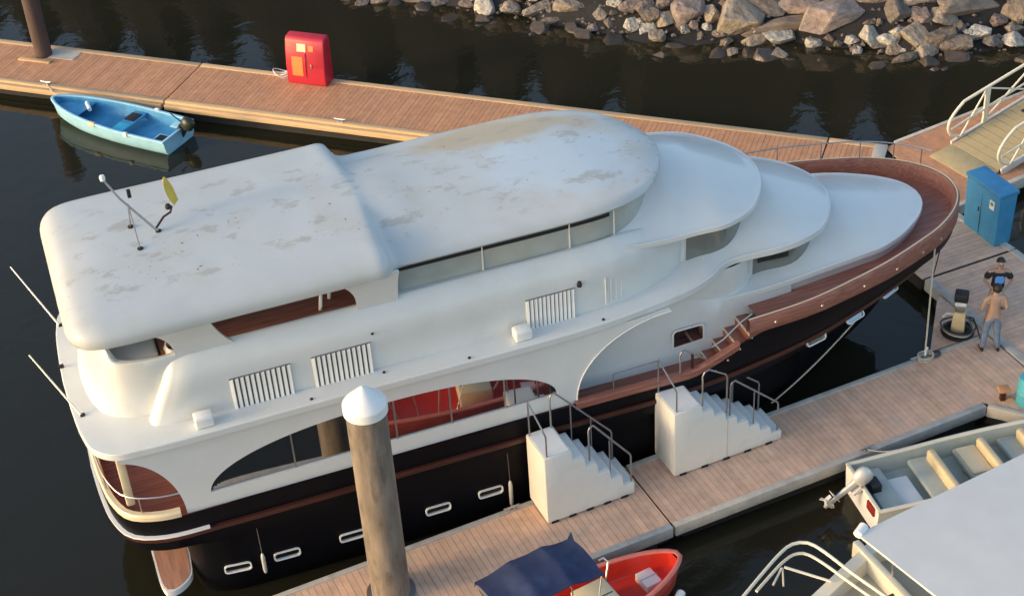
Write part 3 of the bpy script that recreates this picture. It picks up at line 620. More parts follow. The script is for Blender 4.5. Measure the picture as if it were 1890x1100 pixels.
def dock(label, poly, ang, mats, edges, pitch=.135, gap=.008, top=.5, inset=.0, floats=True):
    """convex deck polygon (world xy, counter-clockwise); boards run ACROSS direction ang; edges: {edge index: (width, material, drop, lip)}"""
    cx = sum(p[0] for p in poly) / len(poly); cy = sum(p[1] for p in poly) / len(poly)
    e = empty('floating_dock', (cx, cy, 0), 0, label, 'dock')
    P = [(x - cx, y - cy) for x, y in poly]; deck = P
    n = len(P)
    for i, (wd, mt, drop, lip) in edges.items():
        p, q = np.array(P[i]), np.array(P[(i + 1) % n]); t = (q - p) / np.linalg.norm(q - p); nr = np.array([t[1], -t[0]])     # outward
        deck = clip(deck, nr[0], nr[1], float(nr @ p) - wd - .004)
        L = np.linalg.norm(q - p); an = math.atan2(t[1], t[0]); m = (p + q) / 2 - nr * wd / 2
        b = G().box((0, 0, 0), (L - .01, wd, drop)).build('edge_beam', mt, e, bevel=.012); b.location = (m[0], m[1], top + lip - drop / 2); b.rotation_euler = (0, 0, an)
    d = np.array([math.cos(ang), math.sin(ang)]); ss = [d[0] * p[0] + d[1] * p[1] for p in deck]; s0, s1 = min(ss), max(ss); k = 0
    N_ = int((s1 - s0) / pitch) + 1
    for k in range(N_):
        a, b = s0 + k * pitch, s0 + (k + 1) * pitch - gap
        q = clip(clip(deck, d[0], d[1], b), -d[0], -d[1], -a)
        if len(q) < 3: continue
        A = 0
        for i in range(len(q)): A += q[i - 1][0] * q[i][1] - q[i][0] * q[i - 1][1]
        if abs(A) < .01: continue
        G().prism(q, top - .035, top + rng.uniform(-.002, .003)).build('plank', mats, e)
    c0 = np.mean(np.array(P), 0)
    sub = [(c0[0] + (x - c0[0]) * .985, c0[1] + (y - c0[1]) * .985) for x, y in P]
    G().prism(sub, top - .30, top - .04).build('frame', M['dark'], e)
    if floats:
        fl = [(c0[0] + (x - c0[0]) * .94, c0[1] + (y - c0[1]) * .9) for x, y in P]
        G().prism(fl, -.4, top - .30).build('float', M['float'], e)
    return e

def rect(p, ang, L, W):
    """rectangle whose right-hand (first) long edge starts at p and runs along ang; width to the left"""
    c, s = math.cos(ang), math.sin(ang); f = lambda u, v: (p[0] + u * c - v * s, p[1] + u * s + v * c)
    return [f(0, 0), f(L, 0), f(L, W), f(0, W)]

AA = R(-21.3); ca, sa = math.cos(AA), math.sin(AA)
A0 = (-9.66, 41.80)                                       # near edge at the first joint
def Apt(u, v): return (A0[0] + u * ca - v * sa, A0[1] + u * sa + v * ca)
eA = {0: (.17, M['timber'], .22, .02), 2: (.2, M['timber'], .22, .02)}
dA = []
for u0_, u1_, lab in ((-9.5, -.02, 'timber-edged dock section that the dark steel pile rises through'), (.02, 18.78, 'long timber-edged orange dock section that carries the red cabinet'), (18.82, 20.35, 'short timber-edged orange dock section between the yacht bow and the gangway corner')):
    p = Apt(u0_, 0); dA.append(dock(lab, rect(p, AA, u1_ - u0_, 2.38), AA, M['plank'], eA))
# lower fender board along the near side of the long section
for k, (u0_, u1_) in enumerate(((-9.5, -.05), (.05, 18.7))):
    m = Apt((u0_ + u1_) / 2, -.07); b = G().box((0, 0, 0), (u1_ - u0_, .12, .16)).build('fender_board', M['timber'], dA[k], bevel=.012)
    b.location = (m[0] - dA[k].location[0], m[1] - dA[k].location[1], .37); b.rotation_euler = (0, 0, AA)
# grey hinge plate at the end
def put(o, e, x, y, z, rz=0):
    o.location = (x - e.location[0], y - e.location[1], z - e.location[2]); o.rotation_euler = (0, 0, rz); return o
put(G().box((0, 0, 0), (.34, .95, .02)).build('hinge_plate', M['concrete'], dA[2], bevel=.004), dA[2], *Apt(20.2, 1.85), .515, AA)
# pile slot frame
put(G().box((0, 0, 0), (1.1, .16, .05)).build('pile_guide', M['timber'], dA[0], bevel=.01), dA[0], *Apt(-5.2, 1.35), .53, AA)
put(G().box((0, 0, 0), (1.0, .6, .012)).build('pile_opening_plate', M['concrete'], dA[0]), dA[0], *Apt(-4.55, 1.95), .508, AA)

def cleat(e, x, y, rz, mt=None, top=.52):
    g = G(); g.box((0, 0, .012), (.2, .07, .024)); g.tube([(-.06, 0, .02), (-.06, 0, .08)], .018, 8); g.tube([(.06, 0, .02), (.06, 0, .08)], .018, 8)
    g.tube([(-.17, 0, .1), (-.1, 0, .085), (.1, 0, .085), (.17, 0, .1)], [.012, .02, .02, .012], 8)
    return put(g.build('cleat', mt or M['steel'], e, smooth=True), e, x, y, top, rz)
cleat(dA[1], *Apt(5.55, .09), AA); cleat(dA[0], *Apt(-4.0, .09), AA)

# B (towards the gangway) and C (cross walk), D (finger pier beside the yacht)
eC = {0: (.16, M['concrete'], .3, .015), 2: (.16, M['concrete'], .3, .015)}
polyB = [(11.06, 33.40), (18.0, 37.30), (16.4, 40.0), (10.36, 36.80), (10.1, 36.45)]
dB = dock('orange boarded corner dock under the foot of the aluminium gangway', polyB, R(29.3), M['plank'], {0: (.14, M['concrete'], .3, .015), 2: (.12, M['concrete'], .3, .015)})
CA = R(-68.2); cc, sc = math.cos(CA), math.sin(CA)
def Cpt(u, v): return (9.43 + u * cc - v * sc, 31.02 + u * sc + v * cc)    # v to the left of travel (down-right), i.e. towards +x
polyC = [Cpt(-4.9, 0), Cpt(-.02, 0), Cpt(-.02, 2.62), Cpt(-2.75, 2.62), (11.05, 33.36), (10.08, 36.42)]
polyC1 = [Cpt(-3.6, 0), Cpt(.52, 0), Cpt(.52, 2.62), Cpt(-2.0, 2.62)]
polyC1 = [Cpt(-3.4, 0), Cpt(.50, 0), Cpt(.50, 2.62), (11.03, 33.34), (10.05, 34.2 + .0)]
polyC1 = [Cpt(-3.55, .0), Cpt(.50, .0), Cpt(.50, 2.62), (11.04, 33.36), (10.07, 36.40)]
dC1 = dock('pale boarded cross dock section with the blue cabinet, under the yacht bow', polyC1, CA, M['plank_pale'], {1: (.03, M['dark'], .2, -.01), 2: (.2, M['concrete'], .3, .03)})
polyC2 = [Cpt(.54, 0), Cpt(9.5, 0), Cpt(9.5, 2.62), Cpt(.54, 2.62)]
dC2 = dock('pale boarded cross dock section where the two people stand', polyC2, CA, M['plank_pale'], {0: (.2, M['concrete'], .3, .03), 2: (.2, M['concrete'], .3, .03)})
DA = R(22.9); cd, sd = math.cos(DA), math.sin(DA)
D0 = (2.86, 22.96)                                        # lower edge at the joint
def Dpt(u, v): return (D0[0] + u * cd - v * sd, D0[1] + u * sd + v * cd)
DW = 2.05
eD = {0: (.15, M['concrete'], .26, .02), 2: (.12, M['concrete'], .26, .02)}
dD1 = dock('finger pier section with the shorter white boarding steps', rect(Dpt(-11.5, 0), DA, 11.48, DW), DA, M['plank_pale'], eD, pitch=.13)
Lr = 7.52
dD2 = dock('finger pier section with the taller white boarding steps and rope coil', rect(Dpt(.02, 0), DA, Lr, DW), DA, M['plank_pale'], eD, pitch=.13)
# corner gusset between finger and cross dock, carrying the service pedestal; junction at the end of the finger
dG = dock('small grey triangular corner platform under the service pedestal', [(9.10, 27.88), (10.47, 28.44), (9.83, 29.9), (9.72, 29.72)], CA, M['plank_pale'], {}, top=.49)
dJ = dock('boarded junction joining the finger pier to the cross dock', [Dpt(7.54, 0), (10.6, 25.46), (11.6, 24.9), (10.98, 27.0), (10.45, 28.36), Dpt(7.54, DW)], DA, M['plank_pale'], {0: (.13, M['concrete'], .28, .02), 4: (.1, M['concrete'], .2, .02)}, pitch=.13)
cleat(dD2, *Dpt(4.55, .06), DA); cleat(dD1, *Dpt(-2.6, 1.97), DA)

# ================================================================== PILES
M['pile'] = mat('weathered_steel_pile', (0.21, 0.165, 0.125), 0.8, var=0.45, scale=2.0, stretch=(2, 2, .5), bump=0.3, bscale=14, dirt=(0.065, 0.052, 0.045), dirt_scale=2.6, dirt_amt=0.85)
M['darkpile'] = mat('rusty_dark_pile', (0.085, 0.05, 0.042), 0.75, var=0.4, scale=2, stretch=(2, 2, .5), bump=0.3, dirt=(0.03, 0.022, 0.02), dirt_scale=2, dirt_amt=0.8)
pe = empty('mooring_pile', (-2.67, 21.77, 0), 0, 'weathered brown mooring pile with a white conical cap rising through the finger pier', 'pile')
G().lathe([(.37, -2), (.36, 5.0), (.355, 5.04)], n=40).build('shaft', M['pile'], pe, smooth=True, angle=60)
G().lathe([(.37, 4.98), (.395, 5.00), (.395, 5.17), (.38, 5.2), (.365, 5.22), (.05, 5.52), (.012, 5.54)], n=40).build('cap', M['white_plain'], pe, smooth=True, angle=25)
put(G().lathe([(.37, 0), (.47, 0), (.47, .05), (.37, .05)], n=32).build('pile_collar', M['greysteel'], dD1, smooth=True), dD1, -2.67, 21.77, .50)
p2 = empty('mooring_pile', (*Apt(-5.15, 1.78), 0), 0, 'dark rusty mooring pile rising through the far timber-edged dock', 'pile')
G().lathe([(.26, -2), (.26, 3.6)], n=32).build('shaft', M['darkpile'], p2, smooth=True, angle=60)
G().lathe([(.27, 3.58), (.28, 3.6), (.28, 3.72), (.05, 3.95)], n=32).build('cap', M['darkpile'], p2, smooth=True, angle=25)

# ================================================================== CABINETS
M['red'] = mat('red_cabinet', (0.46, 0.018, 0.038), 0.38, var=0.12, scale=3, dirt=(0.33, 0.03, 0.04), dirt_scale=3, dirt_amt=.4)
M['orange'] = mat('orange_panel', (0.80, 0.22, 0.06), 0.4, var=0.06)
M['blue'] = mat('blue_cabinet', (0.045, 0.25, 0.46), 0.5, var=0.15, scale=3, dirt=(0.10, 0.22, 0.30), dirt_scale=4, dirt_amt=.5)
x, y = Apt(3.72, 2.16)
rc = empty('fire_cabinet', (x, y, .5), AA, 'red fibreglass fire cabinet with white label and orange panel on the far dock', 'cabinet')
prof = [(-.27, .0), (-.30, .05), (-.27, .55), (-.20, 1.0), (-.12, 1.34), (-.05, 1.42), (.2, 1.45), (.27, 1.40), (.27, 0)]
g = G(); rings = []
for xx, k in ((-.62, .93), (-.585, 1.0), (.585, 1.0), (.62, .93)):
    rings.append([(xx, yy * k, .02 + (zz - .02) * (k * .3 + .7)) for yy, zz in prof])
g.loft(rings, True, True, True).build('body', M['red'], rc, bevel=.02, seg=2)
def face(u0_, u1_, z0, z1, off=.006):
    f = lambda z: np.interp(z, [.05, .55, 1.0, 1.34], [-.30, -.27, -.20, -.12]) - off
    return [(u0_, f(z0), z0), (u1_, f(z0), z0), (u1_, f((z0 + z1) / 2), (z0 + z1) / 2), (u1_, f(z1), z1), (u0_, f(z1), z1), (u0_, f((z0 + z1) / 2), (z0 + z1) / 2)]
pl = G()
for zz in ((.28, .86),): pl.add(face(-.42, -.08, *zz) + [(a, b + .02, c) for a, b, c in face(-.42, -.08, *zz)], [(0, 1, 2, 5), (5, 2, 3, 4), (0, 6, 7, 1), (3, 9, 10, 4)])
pl.build('window_panel', M['orange'], rc)
pl = G(); q = face(-.24, .04, 1.02, 1.25, .008); pl.add(q, [(0, 1, 2, 5), (5, 2, 3, 4)]); pl.build('label_plate', M['cream'], rc)
pl = G(); q = face(.12, .28, 1.05, 1.22, .008); pl.add(q, [(0, 1, 2, 5), (5, 2, 3, 4)]); pl.build('label_plate', M['orange'], rc)
G().tube([(.02, -.30, .25), (.02, -.27, .75), (.02, -.22, .98)], .012, 6).build('door_seam', M['red'], rc)
G().box((.2, -.275, .6), (.03, .03, .14)).build('handle', M['steel'], rc, bevel=.006)
hb = empty('hose_bundle', (Apt(2.75, 2.2)[0], Apt(2.75, 2.2)[1], .52), AA, 'tangled grey hose lying beside the red fire cabinet', 'hose')
for k in range(3):
    pts = [(.22 * math.cos(t) * (1 + .15 * k), .14 * math.sin(t * (1 + .02 * k)) + .03 * k, .03 + .035 * k + .05 * math.sin(2 * t + k)) for t in np.linspace(0, 6.0, 26)]
    G().tube(pts, .018, 6).build('loop', M['alu'], hb, smooth=True)

bx, by = 11.56, 32.30
bc = empty('utility_cabinet', (bx, by, .5), CA, 'tall blue steel utility cabinet with a white sticker near the yacht bow', 'cabinet')
g = G(); g.loft([[(-.60, -.22, 0), (.60, -.22, 0), (.60, .22, 0), (-.60, .22, 0)], [(-.62, -.25, 1.36), (.62, -.25, 1.36), (.62, .25, 1.36), (-.62, .25, 1.36)]], True, True, True).build('body', M['blue'], bc, bevel=.012)
G().box((0, 0, 1.42), (1.30, .56, .10)).build('lid', M['blue'], bc, bevel=.02)
G().box((.05, -.242, .65), (.012, .012, 1.2)).build('door_seam', M['dark'], bc) if False else None
G().box((.36, -.252, 1.06), (.17, .008, .24)).build('sticker', M['white_plain'], bc)
M['green'] = mat('green_print', (0.10, 0.35, 0.12), 0.5)
G().lathe([(0, -.003), (.055, -.003), (.055, .003), (0, .003)], n=16, M=Matrix.Rotation(R(90), 4, 'X')).build('sticker_emblem', M['green'], bc, loc=(.36, -.258, 1.09))
G().box((-.1, -.246, .7), (.03, .02, .12)).build('latch', M['dark'], bc, bevel=.004)
G().box((-.02, -.240, .68), (.008, .012, 1.22)).build('door_gap', M['dark'], bc)

# ================================================================== BOARDING STEPS
M['grp'] = mat('step_moulding', (0.74, 0.71, 0.64), 0.5, var=0.05, scale=2, dirt=(0.52, 0.48, 0.41), dirt_scale=2, dirt_amt=.35)
def steps(label, x, y, L, depth, H, nst, plat, near_rail, joint=None):
    """local x along the pier, descending to +x ; y toward the yacht"""
    e = empty('boarding_steps', (x, y, .5), DA - R(1), label, 'steps', None)
    run = (L - plat) / nst; rise = H / (nst + 1) * .97; prof = [(0, .03), (.0, H)]; z = H; xx = plat; prof.append((plat, z))
    for k in range(nst):
        z2 = z - rise; prof.append((xx + .03, z2)); xx2 = xx + run; prof.append((xx2, z2)); z, xx = z2, xx2
    prof.append((L, .03))
    body = G().loft([[(a, 0, b) for a, b in prof], [(a, depth, b) for a, b in prof]], True, True, True).build('body', M['grp'], e, bevel=.022, seg=2)
    # sloped cheek panels are implied by the moulding; treads with anti-slip pads
    z, xx = H, plat
    G().box((plat / 2, depth / 2, H + .004), (plat - .08, depth - .1, .008)).build('platform_mat', M['white_plain'], e)
    for k in range(nst):
        z -= rise
        G().box((xx + run / 2 + .01, depth / 2, z + .004), (run - .07, depth - .12, .008)).build('tread_pad', M['white_plain'], e)
        if run > .3: G().box((xx + run - .03, depth / 2, z + .005), (.025, depth - .1, .012)).build('anti_slip_strip', M['rubber'], e)
        xx += run
    if joint: G().box((joint, -.002, H * .33), (.012, .012, H * .62)).build('moulding_joint', M['concrete'], e)
    for k in range(5):
        G().box((L * (.08 + .2 * k), -.004, .03), (.16, .02, .06)).build('foot_notch', M['dark'], e, bevel=.01)
    hz = lambda xq: H - max(0, (xq - plat)) * (H - rise * .6) / (L - plat)
    def rail(yq, xa, xb, arch=True, posts=3):
        h = .85; pts = [(xa, yq, hz(xa)), (xa, yq, hz(xa) + h - .1), (xa + .03, yq, hz(xa) + h - .03), (xa + .1, yq, hz(xa) + h)] + [(xb, yq, hz(xb) + h - .05), (xb + .02, yq, hz(xb) + h - .12), (xb + .02, yq, hz(xb) - .1)]
        r = G().tube(pts, .02, 8).build('handrail', M['greysteel'], e, smooth=True)
        for k in range(1, posts + 1):
            xq = xa + (xb - xa) * k / (posts + 1); G().tube([(xq, yq, hz(xq) - .1), (xq, yq, hz(xq) + h - .02 * k)], .015, 6).build('rail_post', M['greysteel'], r)
    rail(depth - .06, plat * .9, L - .12, posts=2); rail(.06, near_rail[0], near_rail[1], posts=near_rail[2])
    # end rail of the platform
    r = G().tube([(.05, depth - .08, H), (.05, depth - .08, H + .85), (.05, .1, H + .62), (.08, .06, H + .5), (.08, .06, H - .02)], .018, 8).build('end_rail', M['greysteel'], e, smooth=True)
    return e
s1 = steps('white moulded boarding steps with five broad treads and grey handrails', .40, 23.29, 1.93, .86, 1.70, 5, .58, (.98, 1.86, 1))
s2 = steps('taller white moulded boarding steps with seven narrow treads and a seam', 3.03, 24.39, 2.52, .84, 1.66, 7, .62, (1.30, 2.42, 1), joint=1.22)
r = G().tube([(.66, .06, 1.6), (.66, .06, 2.35), (.70, .06, 2.43), (.8, .06, 2.46), (1.18, .06, 2.2), (1.22, .06, 2.1), (1.22, .06, 1.2)], .018, 8).build('handrail', M['greysteel'], s2, smooth=True)

# ================================================================== GANGWAY
GA = R(30)
gx, gy = 12.15, 35.55
ge = empty('gangway', (gx, gy, .5), GA, 'tan aluminium gangway with white tubular handrails leading up from the corner dock', 'gangway')
M['tread'] = mat('tan_gangway_deck', (0.45, 0.36, 0.20), 0.8, var=0.15, scale=3, dirt=(0.33, 0.25, 0.14), dirt_scale=2, dirt_amt=.5)
M['cream_rail'] = mat('cream_painted_rail', (0.76, 0.70, 0.56), 0.4, var=0.05)
sl = .17; GL = 7.0; GW = 1.75
g = G(); Mr = Matrix.Rotation(-math.atan(sl), 4, 'Y')
for k in range(28):
    u0_ = .02 + k * GL / 28; b = G().box((0, 0, 0), (GL / 28 - .014, GW - .12, .03)).build('deck_board', M['tread'], ge); b.location = (u0_ + GL / 56, 0, .1 + sl * (u0_ + GL / 56)); b.rotation_euler = (0, -math.atan(sl), 0)
for s in (-1, 1):
    b = G().box((0, 0, 0), (GL, .07, .2)).build('side_beam', M['alu'], ge, bevel=.01); b.location = (GL / 2, s * GW / 2, .06 + sl * GL / 2); b.rotation_euler = (0, -math.atan(sl), 0)
    h = 1.05; zq = lambda u: .14 + sl * u
    pts = [(.25, s * GW / 2, zq(0) + .1), (.02, s * GW / 2, zq(0) + .22), (-.12, s * GW / 2, zq(0) + .42), (-.10, s * GW / 2, zq(0) + .66), (.06, s * GW / 2, zq(0) + .88), (.35, s * GW / 2, zq(.35) + h)] + [(GL, s * GW / 2, zq(GL) + h)]
    tr = G().tube([tuple(p) for p in crom(pts[:6], 22)] + [pts[6]], .04, 8).build('top_rail', M['cream_rail'], ge, smooth=True)
    G().tube([(0, s * GW / 2, zq(0) + .4), (GL, s * GW / 2, zq(GL) + .5)], .028, 8).build('mid_rail', M['cream_rail'], tr)
    for k in range(4):
        u = 1.2 + 1.85 * k
        G().box((u, s * GW / 2, zq(u) + h / 2), (.16, .06, h)).build('post', M['cream_rail'], tr, bevel=.012)
        G().tube([(u - .85 if k == 0 else u - 1.7, s * GW / 2, zq(u - 1) + .02), (u - .05, s * GW / 2, zq(u) + h - .05)], .028, 6).build('brace', M['cream_rail'], tr)
        if k: G().tube([(u - 1.75, s * GW / 2, zq(u - 1.75) + h - .1), (u - .1, s * GW / 2, zq(u) + .05)], .025, 6).build('brace', M['cream_rail'], tr)
b = G().box((0, 0, 0), (.75, GW - .06, .02)).build('toe_plate', M['tread'], ge, bevel=.004); b.location = (-.36, 0, .055); b.rotation_euler = (0, -.11, 0)
b = G().box((0, 0, 0), (.3, .5, .012)).build('rust_patch_plate', M['rubwood'], ge); b.location = (2.3, .28, .1 + sl * 2.3 + .022); b.rotation_euler = (0, -math.atan(sl), 0)

# ================================================================== SMALL BOATS
def open_boat(e, L, B, zg, rise, mo, mi, mrim, stern=.86, p=3.0, q=.55, floor=.18, deckx=None):
    """local x: stern 0 -> bow L ; returns half-width function"""
    bw = lambda t: B / 2 * max(0.0, 1 - t ** p) ** q * (stern + (1 - stern) * min(1, t / .4))
    zt = lambda t: zg + rise * t * t
    ts = [0, .08, .16, .25, .35, .45, .55, .65, .74, .82, .88, .93, .965, .985, .997, 1.0]; ro, ri = [], []
    for t in ts:
        b = max(bw(t), .004); x = t * L; zk = -.18 + .30 * t ** 5; zz = zt(t)
        half = [(1.0, zz), (.985, zz * .6 + .05), (.93, .12 + .1 * t ** 4), (.75, zk + .12), (.35, zk + .04), (0, zk)]
        ro.append([(x - .10 * L * .3 * t ** 6 * (1 - (z_ / zz if zz else 0)), -k * b, z_) for k, z_ in half] + [(x - .10 * L * .3 * t ** 6 * (1 - z_ / zz), k * b, z_) for k, z_ in half[::-1][1:]])
        bi = max(b - .055, .002); xi = min(x + .05, L - .07) if t > 0 else .05
        fl = floor + .25 * t ** 5
        hi = [(1.0, zz - .004), (.97, zz * .6 + .07), (.90, fl + .04), (.82, fl), (.4, fl - .005), (0, fl - .01)]
        ri.append([(xi - .06 * t, -k * bi, z_) for k, z_ in hi] + [(xi - .06 * t, k * bi, z_) for k, z_ in hi[::-1][1:]])
    h = G().loft(ro, closed=False, cap0=False); h.add(ro[0], [tuple(range(len(ro[0])))]); hull = h.build('hull', mo, e, smooth=True, angle=40)
    l = G().loft(ri, closed=False); l.add(ri[0], [tuple(range(len(ri[0])))]); l.build('liner', mi, e, smooth=True, angle=40)
    path = [(t * L, -bw(t)) for t in ts[:-1]] + [(L, 0)] + [(t * L, bw(t)) for t in ts[:-1][::-1]]
    path = [tuple(v) for v in crom(path, 70)]; g = G(); zf = lambda x: zt(min(1, max(0, x / L)))
    sweep(g, path, lambda i, x, y: [(.065, zf(x) - .012), (.06, zf(x) + .016), (.03, zf(x) + .026), (-.02, zf(x) + .022), (-.035, zf(x)), (-.02, zf(x) - .04)])
    g.build('gunwale', mrim, e, smooth=True, angle=60)
    G().box((.02, 0, zt(0) + .005), (.08, 2 * bw(0), .045)).build('transom_cap', mrim, e, bevel=.012)
    return bw, zt

def outboard(e, x, y, z, mc, mleg, tilt=0.0, rz=0):
    """cowl + leg + propeller, parts under e"""
    Mx = Matrix.Translation((x, y, z)) @ Matrix.Rotation(rz, 4, 'Z') @ Matrix.Rotation(tilt, 4, 'Y')
    def T(o): o.matrix_local = Mx; return o
    rings = []
    for zz, a, b in ((.0, .13, .09), (.05, .19, .13), (.2, .21, .14), (.3, .19, .13), (.36, .11, .08), (.37, .04, .03)):
        rings.append([(-.12 + a * math.cos(t) - .03 * zz, b * math.sin(t), zz) for t in np.linspace(0, 2 * math.pi, 16, endpoint=False)])
    T(G().loft(rings, True, True, True).build('outboard_cowl', mc, e, smooth=True, angle=60))
    T(G().loft([[(-.12 + a * math.cos(t), b * math.sin(t), zz) for t in np.linspace(0, 2 * math.pi, 10, endpoint=False)] for zz, a, b in ((.02, .08, .07), (-.5, .06, .035), (-.72, .07, .03), (-.80, .05, .02))], True, True, True).build('outboard_leg', mleg, e, smooth=True))
    T(G().box((-.2, 0, -.5), (.28, .16, .015)).build('cavitation_plate', mleg, e, bevel=.004))
    lower = T(G().tube([(.06, 0, -.68), (-.02, 0, -.68), (-.26, 0, -.68), (-.30, 0, -.68)], [.015, .05, .045, .02], 10).build('gearcase', mleg, e, smooth=True))
    for k in range(3):
        a = 2 * math.pi * k / 3; Mb = Matrix.Translation((-.28, 0, -.68)) @ Matrix.Rotation(a, 4, 'X') @ Matrix.Translation((0, 0, .075)) @ Matrix.Rotation(.5, 4, 'Z')
        T(G().box((0, 0, 0), (.012, .075, .12), M=Mb).build('propeller_blade', M['alu'], e, bevel=.005, seg=1))
    T(G().box((.04, 0, -.1), (.08, .2, .22)).build('clamp_bracket', mleg, e, bevel=.01))
    T(G().tube([(.02, 0, .1), (.25, .05, .16), (.42, .08, .2)], .02, 6).build('tiller', M['rubber'], e, smooth=True))

M['sky_out'] = mat('pale_blue_grp', (0.30, 0.56, 0.70), 0.45, var=0.15, scale=3, dirt=(0.36, 0.55, 0.62), dirt_scale=3, dirt_amt=.5)
M['sky_in'] = mat('blue_liner', (0.05, 0.27, 0.50), 0.5, var=0.2, scale=3, dirt=(0.12, 0.40, 0.58), dirt_scale=2, dirt_amt=.7)
M['sky_rim'] = mat('light_blue_rim', (0.30, 0.56, 0.72), 0.45, var=0.1, scale=6)
M['cyan'] = mat('turquoise_bench', (0.04, 0.46, 0.66), 0.45, var=0.08)
bo = empty('rowing_skiff', (-9.03, 40.08, 0), R(150.0), 'light blue open skiff with black outboard moored at the far dock', 'boat')
bwf, ztf = open_boat(bo, 4.55, 1.50, .46, .16, M['sky_out'], M['sky_in'], M['sky_rim'], stern=.92, p=3.0, q=.62, floor=.10)
G().box((1.82, -.02, .34), (.42, 1.34, .05)).build('thwart', M['sky_in'], bo, bevel=.01)
G().box((1.82, .36, .372), (.40, .5, .014)).build('bench_panel', M['cyan'], bo, bevel=.004)
G().box((1.85, -.28, .374), (.36, .42, .014)).build('bench_hatch', M['dark'], bo, bevel=.004)
G().box((.30, .40, .36), (.42, .42, .05)).build('stern_seat', M['sky_rim'], bo, bevel=.01)
G().box((.30, .40, .388), (.30, .30, .01)).build('seat_hatch', M['dark'], bo)
G().box((.30, -.45, .36), (.42, .36, .05)).build('stern_seat', M['sky_rim'], bo, bevel=.01)
P = [(x, bwf(x / 4.55) - .07) for x in np.linspace(3.35, 4.38, 14)]
g = G(); dome(g, P, lambda x, v: .42, 3); g.build('bow_deck', M['sky_in'], bo)
G().tube([(3.2, -.02, .46), (3.55, -.3, .47)], [.06, .06], 10).build('bow_roller', M['white_plain'], bo, smooth=True)
for xx, sd_, mt in ((2.55, 1, M['cream']), (1.3, 1, M['white_plain']), (1.3, -1, M['white_plain'])):
    yv = sd_ * (bwf(xx / 4.55) + .01); b = G().box((xx, yv, ztf(xx / 4.55) - .01), (.24 if mt == M['cream'] else .14, .09, .13)).build('rowlock_block', mt, bo, bevel=.015)
outboard(bo, -.02, -.18, .55, mat('olive_black_cowl', (.03, .035, .02), .4), M['rubber'], tilt=-.55, rz=.1)

M['redout'] = mat('faded_red_grp', (0.52, 0.075, 0.05), 0.4, var=0.15, scale=3, dirt=(0.60, 0.22, 0.18), dirt_scale=3, dirt_amt=.5)
M['redin'] = mat('bright_red_liner', (0.62, 0.035, 0.018), 0.4, var=0.12, scale=2)
M['redrim'] = mat('pale_red_rim', (0.66, 0.19, 0.15), 0.4, var=0.1)
M['navy'] = mat('navy_canvas', (0.018, 0.030, 0.085), 0.85, var=0.2, scale=5, bump=0.2, bscale=60, dirt=(0.05, 0.075, 0.15), dirt_scale=1.5, dirt_amt=.6)
RBA = R(28); L_ = 5.0
rb = empty('red_launch', (2.84 - L_ * math.cos(RBA), 22.02 - L_ * math.sin(RBA), 0), RBA, 'red open launch with navy blue canvas canopy tied to the finger pier', 'boat')
bwf, ztf = open_boat(rb, L_, 1.62, .62, .14, M['redout'], M['redin'], M['redrim'], stern=.9, p=3.4, q=.6, floor=.2)
G().box((4.32, .05, .36), (.34, .42, .2)).build('bow_hatch', M['white_plain'], rb, bevel=.015)
G().box((4.32, .05, .462), (.36, .02, .01)).build('hatch_strap', M['concrete'], rb)
G().box((3.1, -.12, .50), (.72, .86, .5)).build('engine_box', M['cream'], rb, bevel=.03)
G().tube([(2.8, .05, .755), (3.05, -.12, .765), (3.4, -.12, .755)], .012, 6).build('lashing', M['darkrope'], rb); G().tube([(3.05, -.12, .765), (2.85, -.45, .755)], .012, 6).build('lashing', M['darkrope'], rb)
G().tube([(3.42, .2, .3), (3.5, .26, .7), (3.62, .36, .98), (3.55, .42, 1.08), (3.45, .4, 1.1)], .022, 8).build('rail_hoop', M['steel'], rb, smooth=True)
# canopy: three sagging bays on hoops
cx0, cx1, cy0, cy1 = .95, 2.98, -.50, .62
hoops = [cx0, 1.65, 2.35, cx1]; rings = []
for x in np.linspace(cx0, cx1, 31):
    k = max(0, min(2, sum(1 for h in hoops if x >= h) - 1)); f = (x - hoops[k]) / (hoops[k + 1] - hoops[k]); sag = .05 * math.sin(math.pi * min(1, max(0, f)))
    top = 1.86 + .14 * math.sin(math.pi * (x - cx0) / (cx1 - cx0))
    rings.append([(x, y, top - sag + .10 * math.cos(math.pi * (y - (cy0 + cy1) / 2) / (cy1 - cy0)) - .10 + rng.uniform(-.003, .003)) for y in np.linspace(cy0, cy1, 9)])
rings[-1][-1] = (rings[-1][-1][0] + .06, rings[-1][-1][1] + .07, rings[-1][-1][2] + .07); rings[-1][0] = (rings[-1][0][0] + .03, rings[-1][0][1] - .03, rings[-1][0][2])
g = G(); g.loft(rings, closed=False); g.loft([[(x, y, z - .012) for x, y, z in r] for r in rings], closed=False)
can = g.build('canopy_top', M['navy'], rb, smooth=True, recalc=False)
can['kind'] = 'part' if False else can.get('kind', ''); del can['kind']
G().loft([[(x, y, z - .005) for x, y, z in (r[-1],)] + [(r[-1][0], r[-1][1] + .02, r[-1][2] - .14)] for r in rings], closed=False).build('canopy_valance', M['navy'], can)
for x in hoops:
    y0, y1 = cy0 + .05, cy1 - .05; pts = [(x * .6 + .8, -bwf(.4) + .05, .6), (x, y0, 1.72), (x, (y0 + y1) / 2, 1.80), (x, y1, 1.72), (x * .6 + .8, bwf(.4) - .05, .6)]
    G().tube(pts, .014, 6).build('canopy_hoop', M['greysteel'], can)
fd = empty('boat_fender', (2.84 - .55 * math.cos(RBA) + .72 * math.sin(RBA), 22.02 - .55 * math.sin(RBA) - .72 * math.cos(RBA), .42), RBA + .6, 'white fender hanging at the bow of the red launch', 'fender')
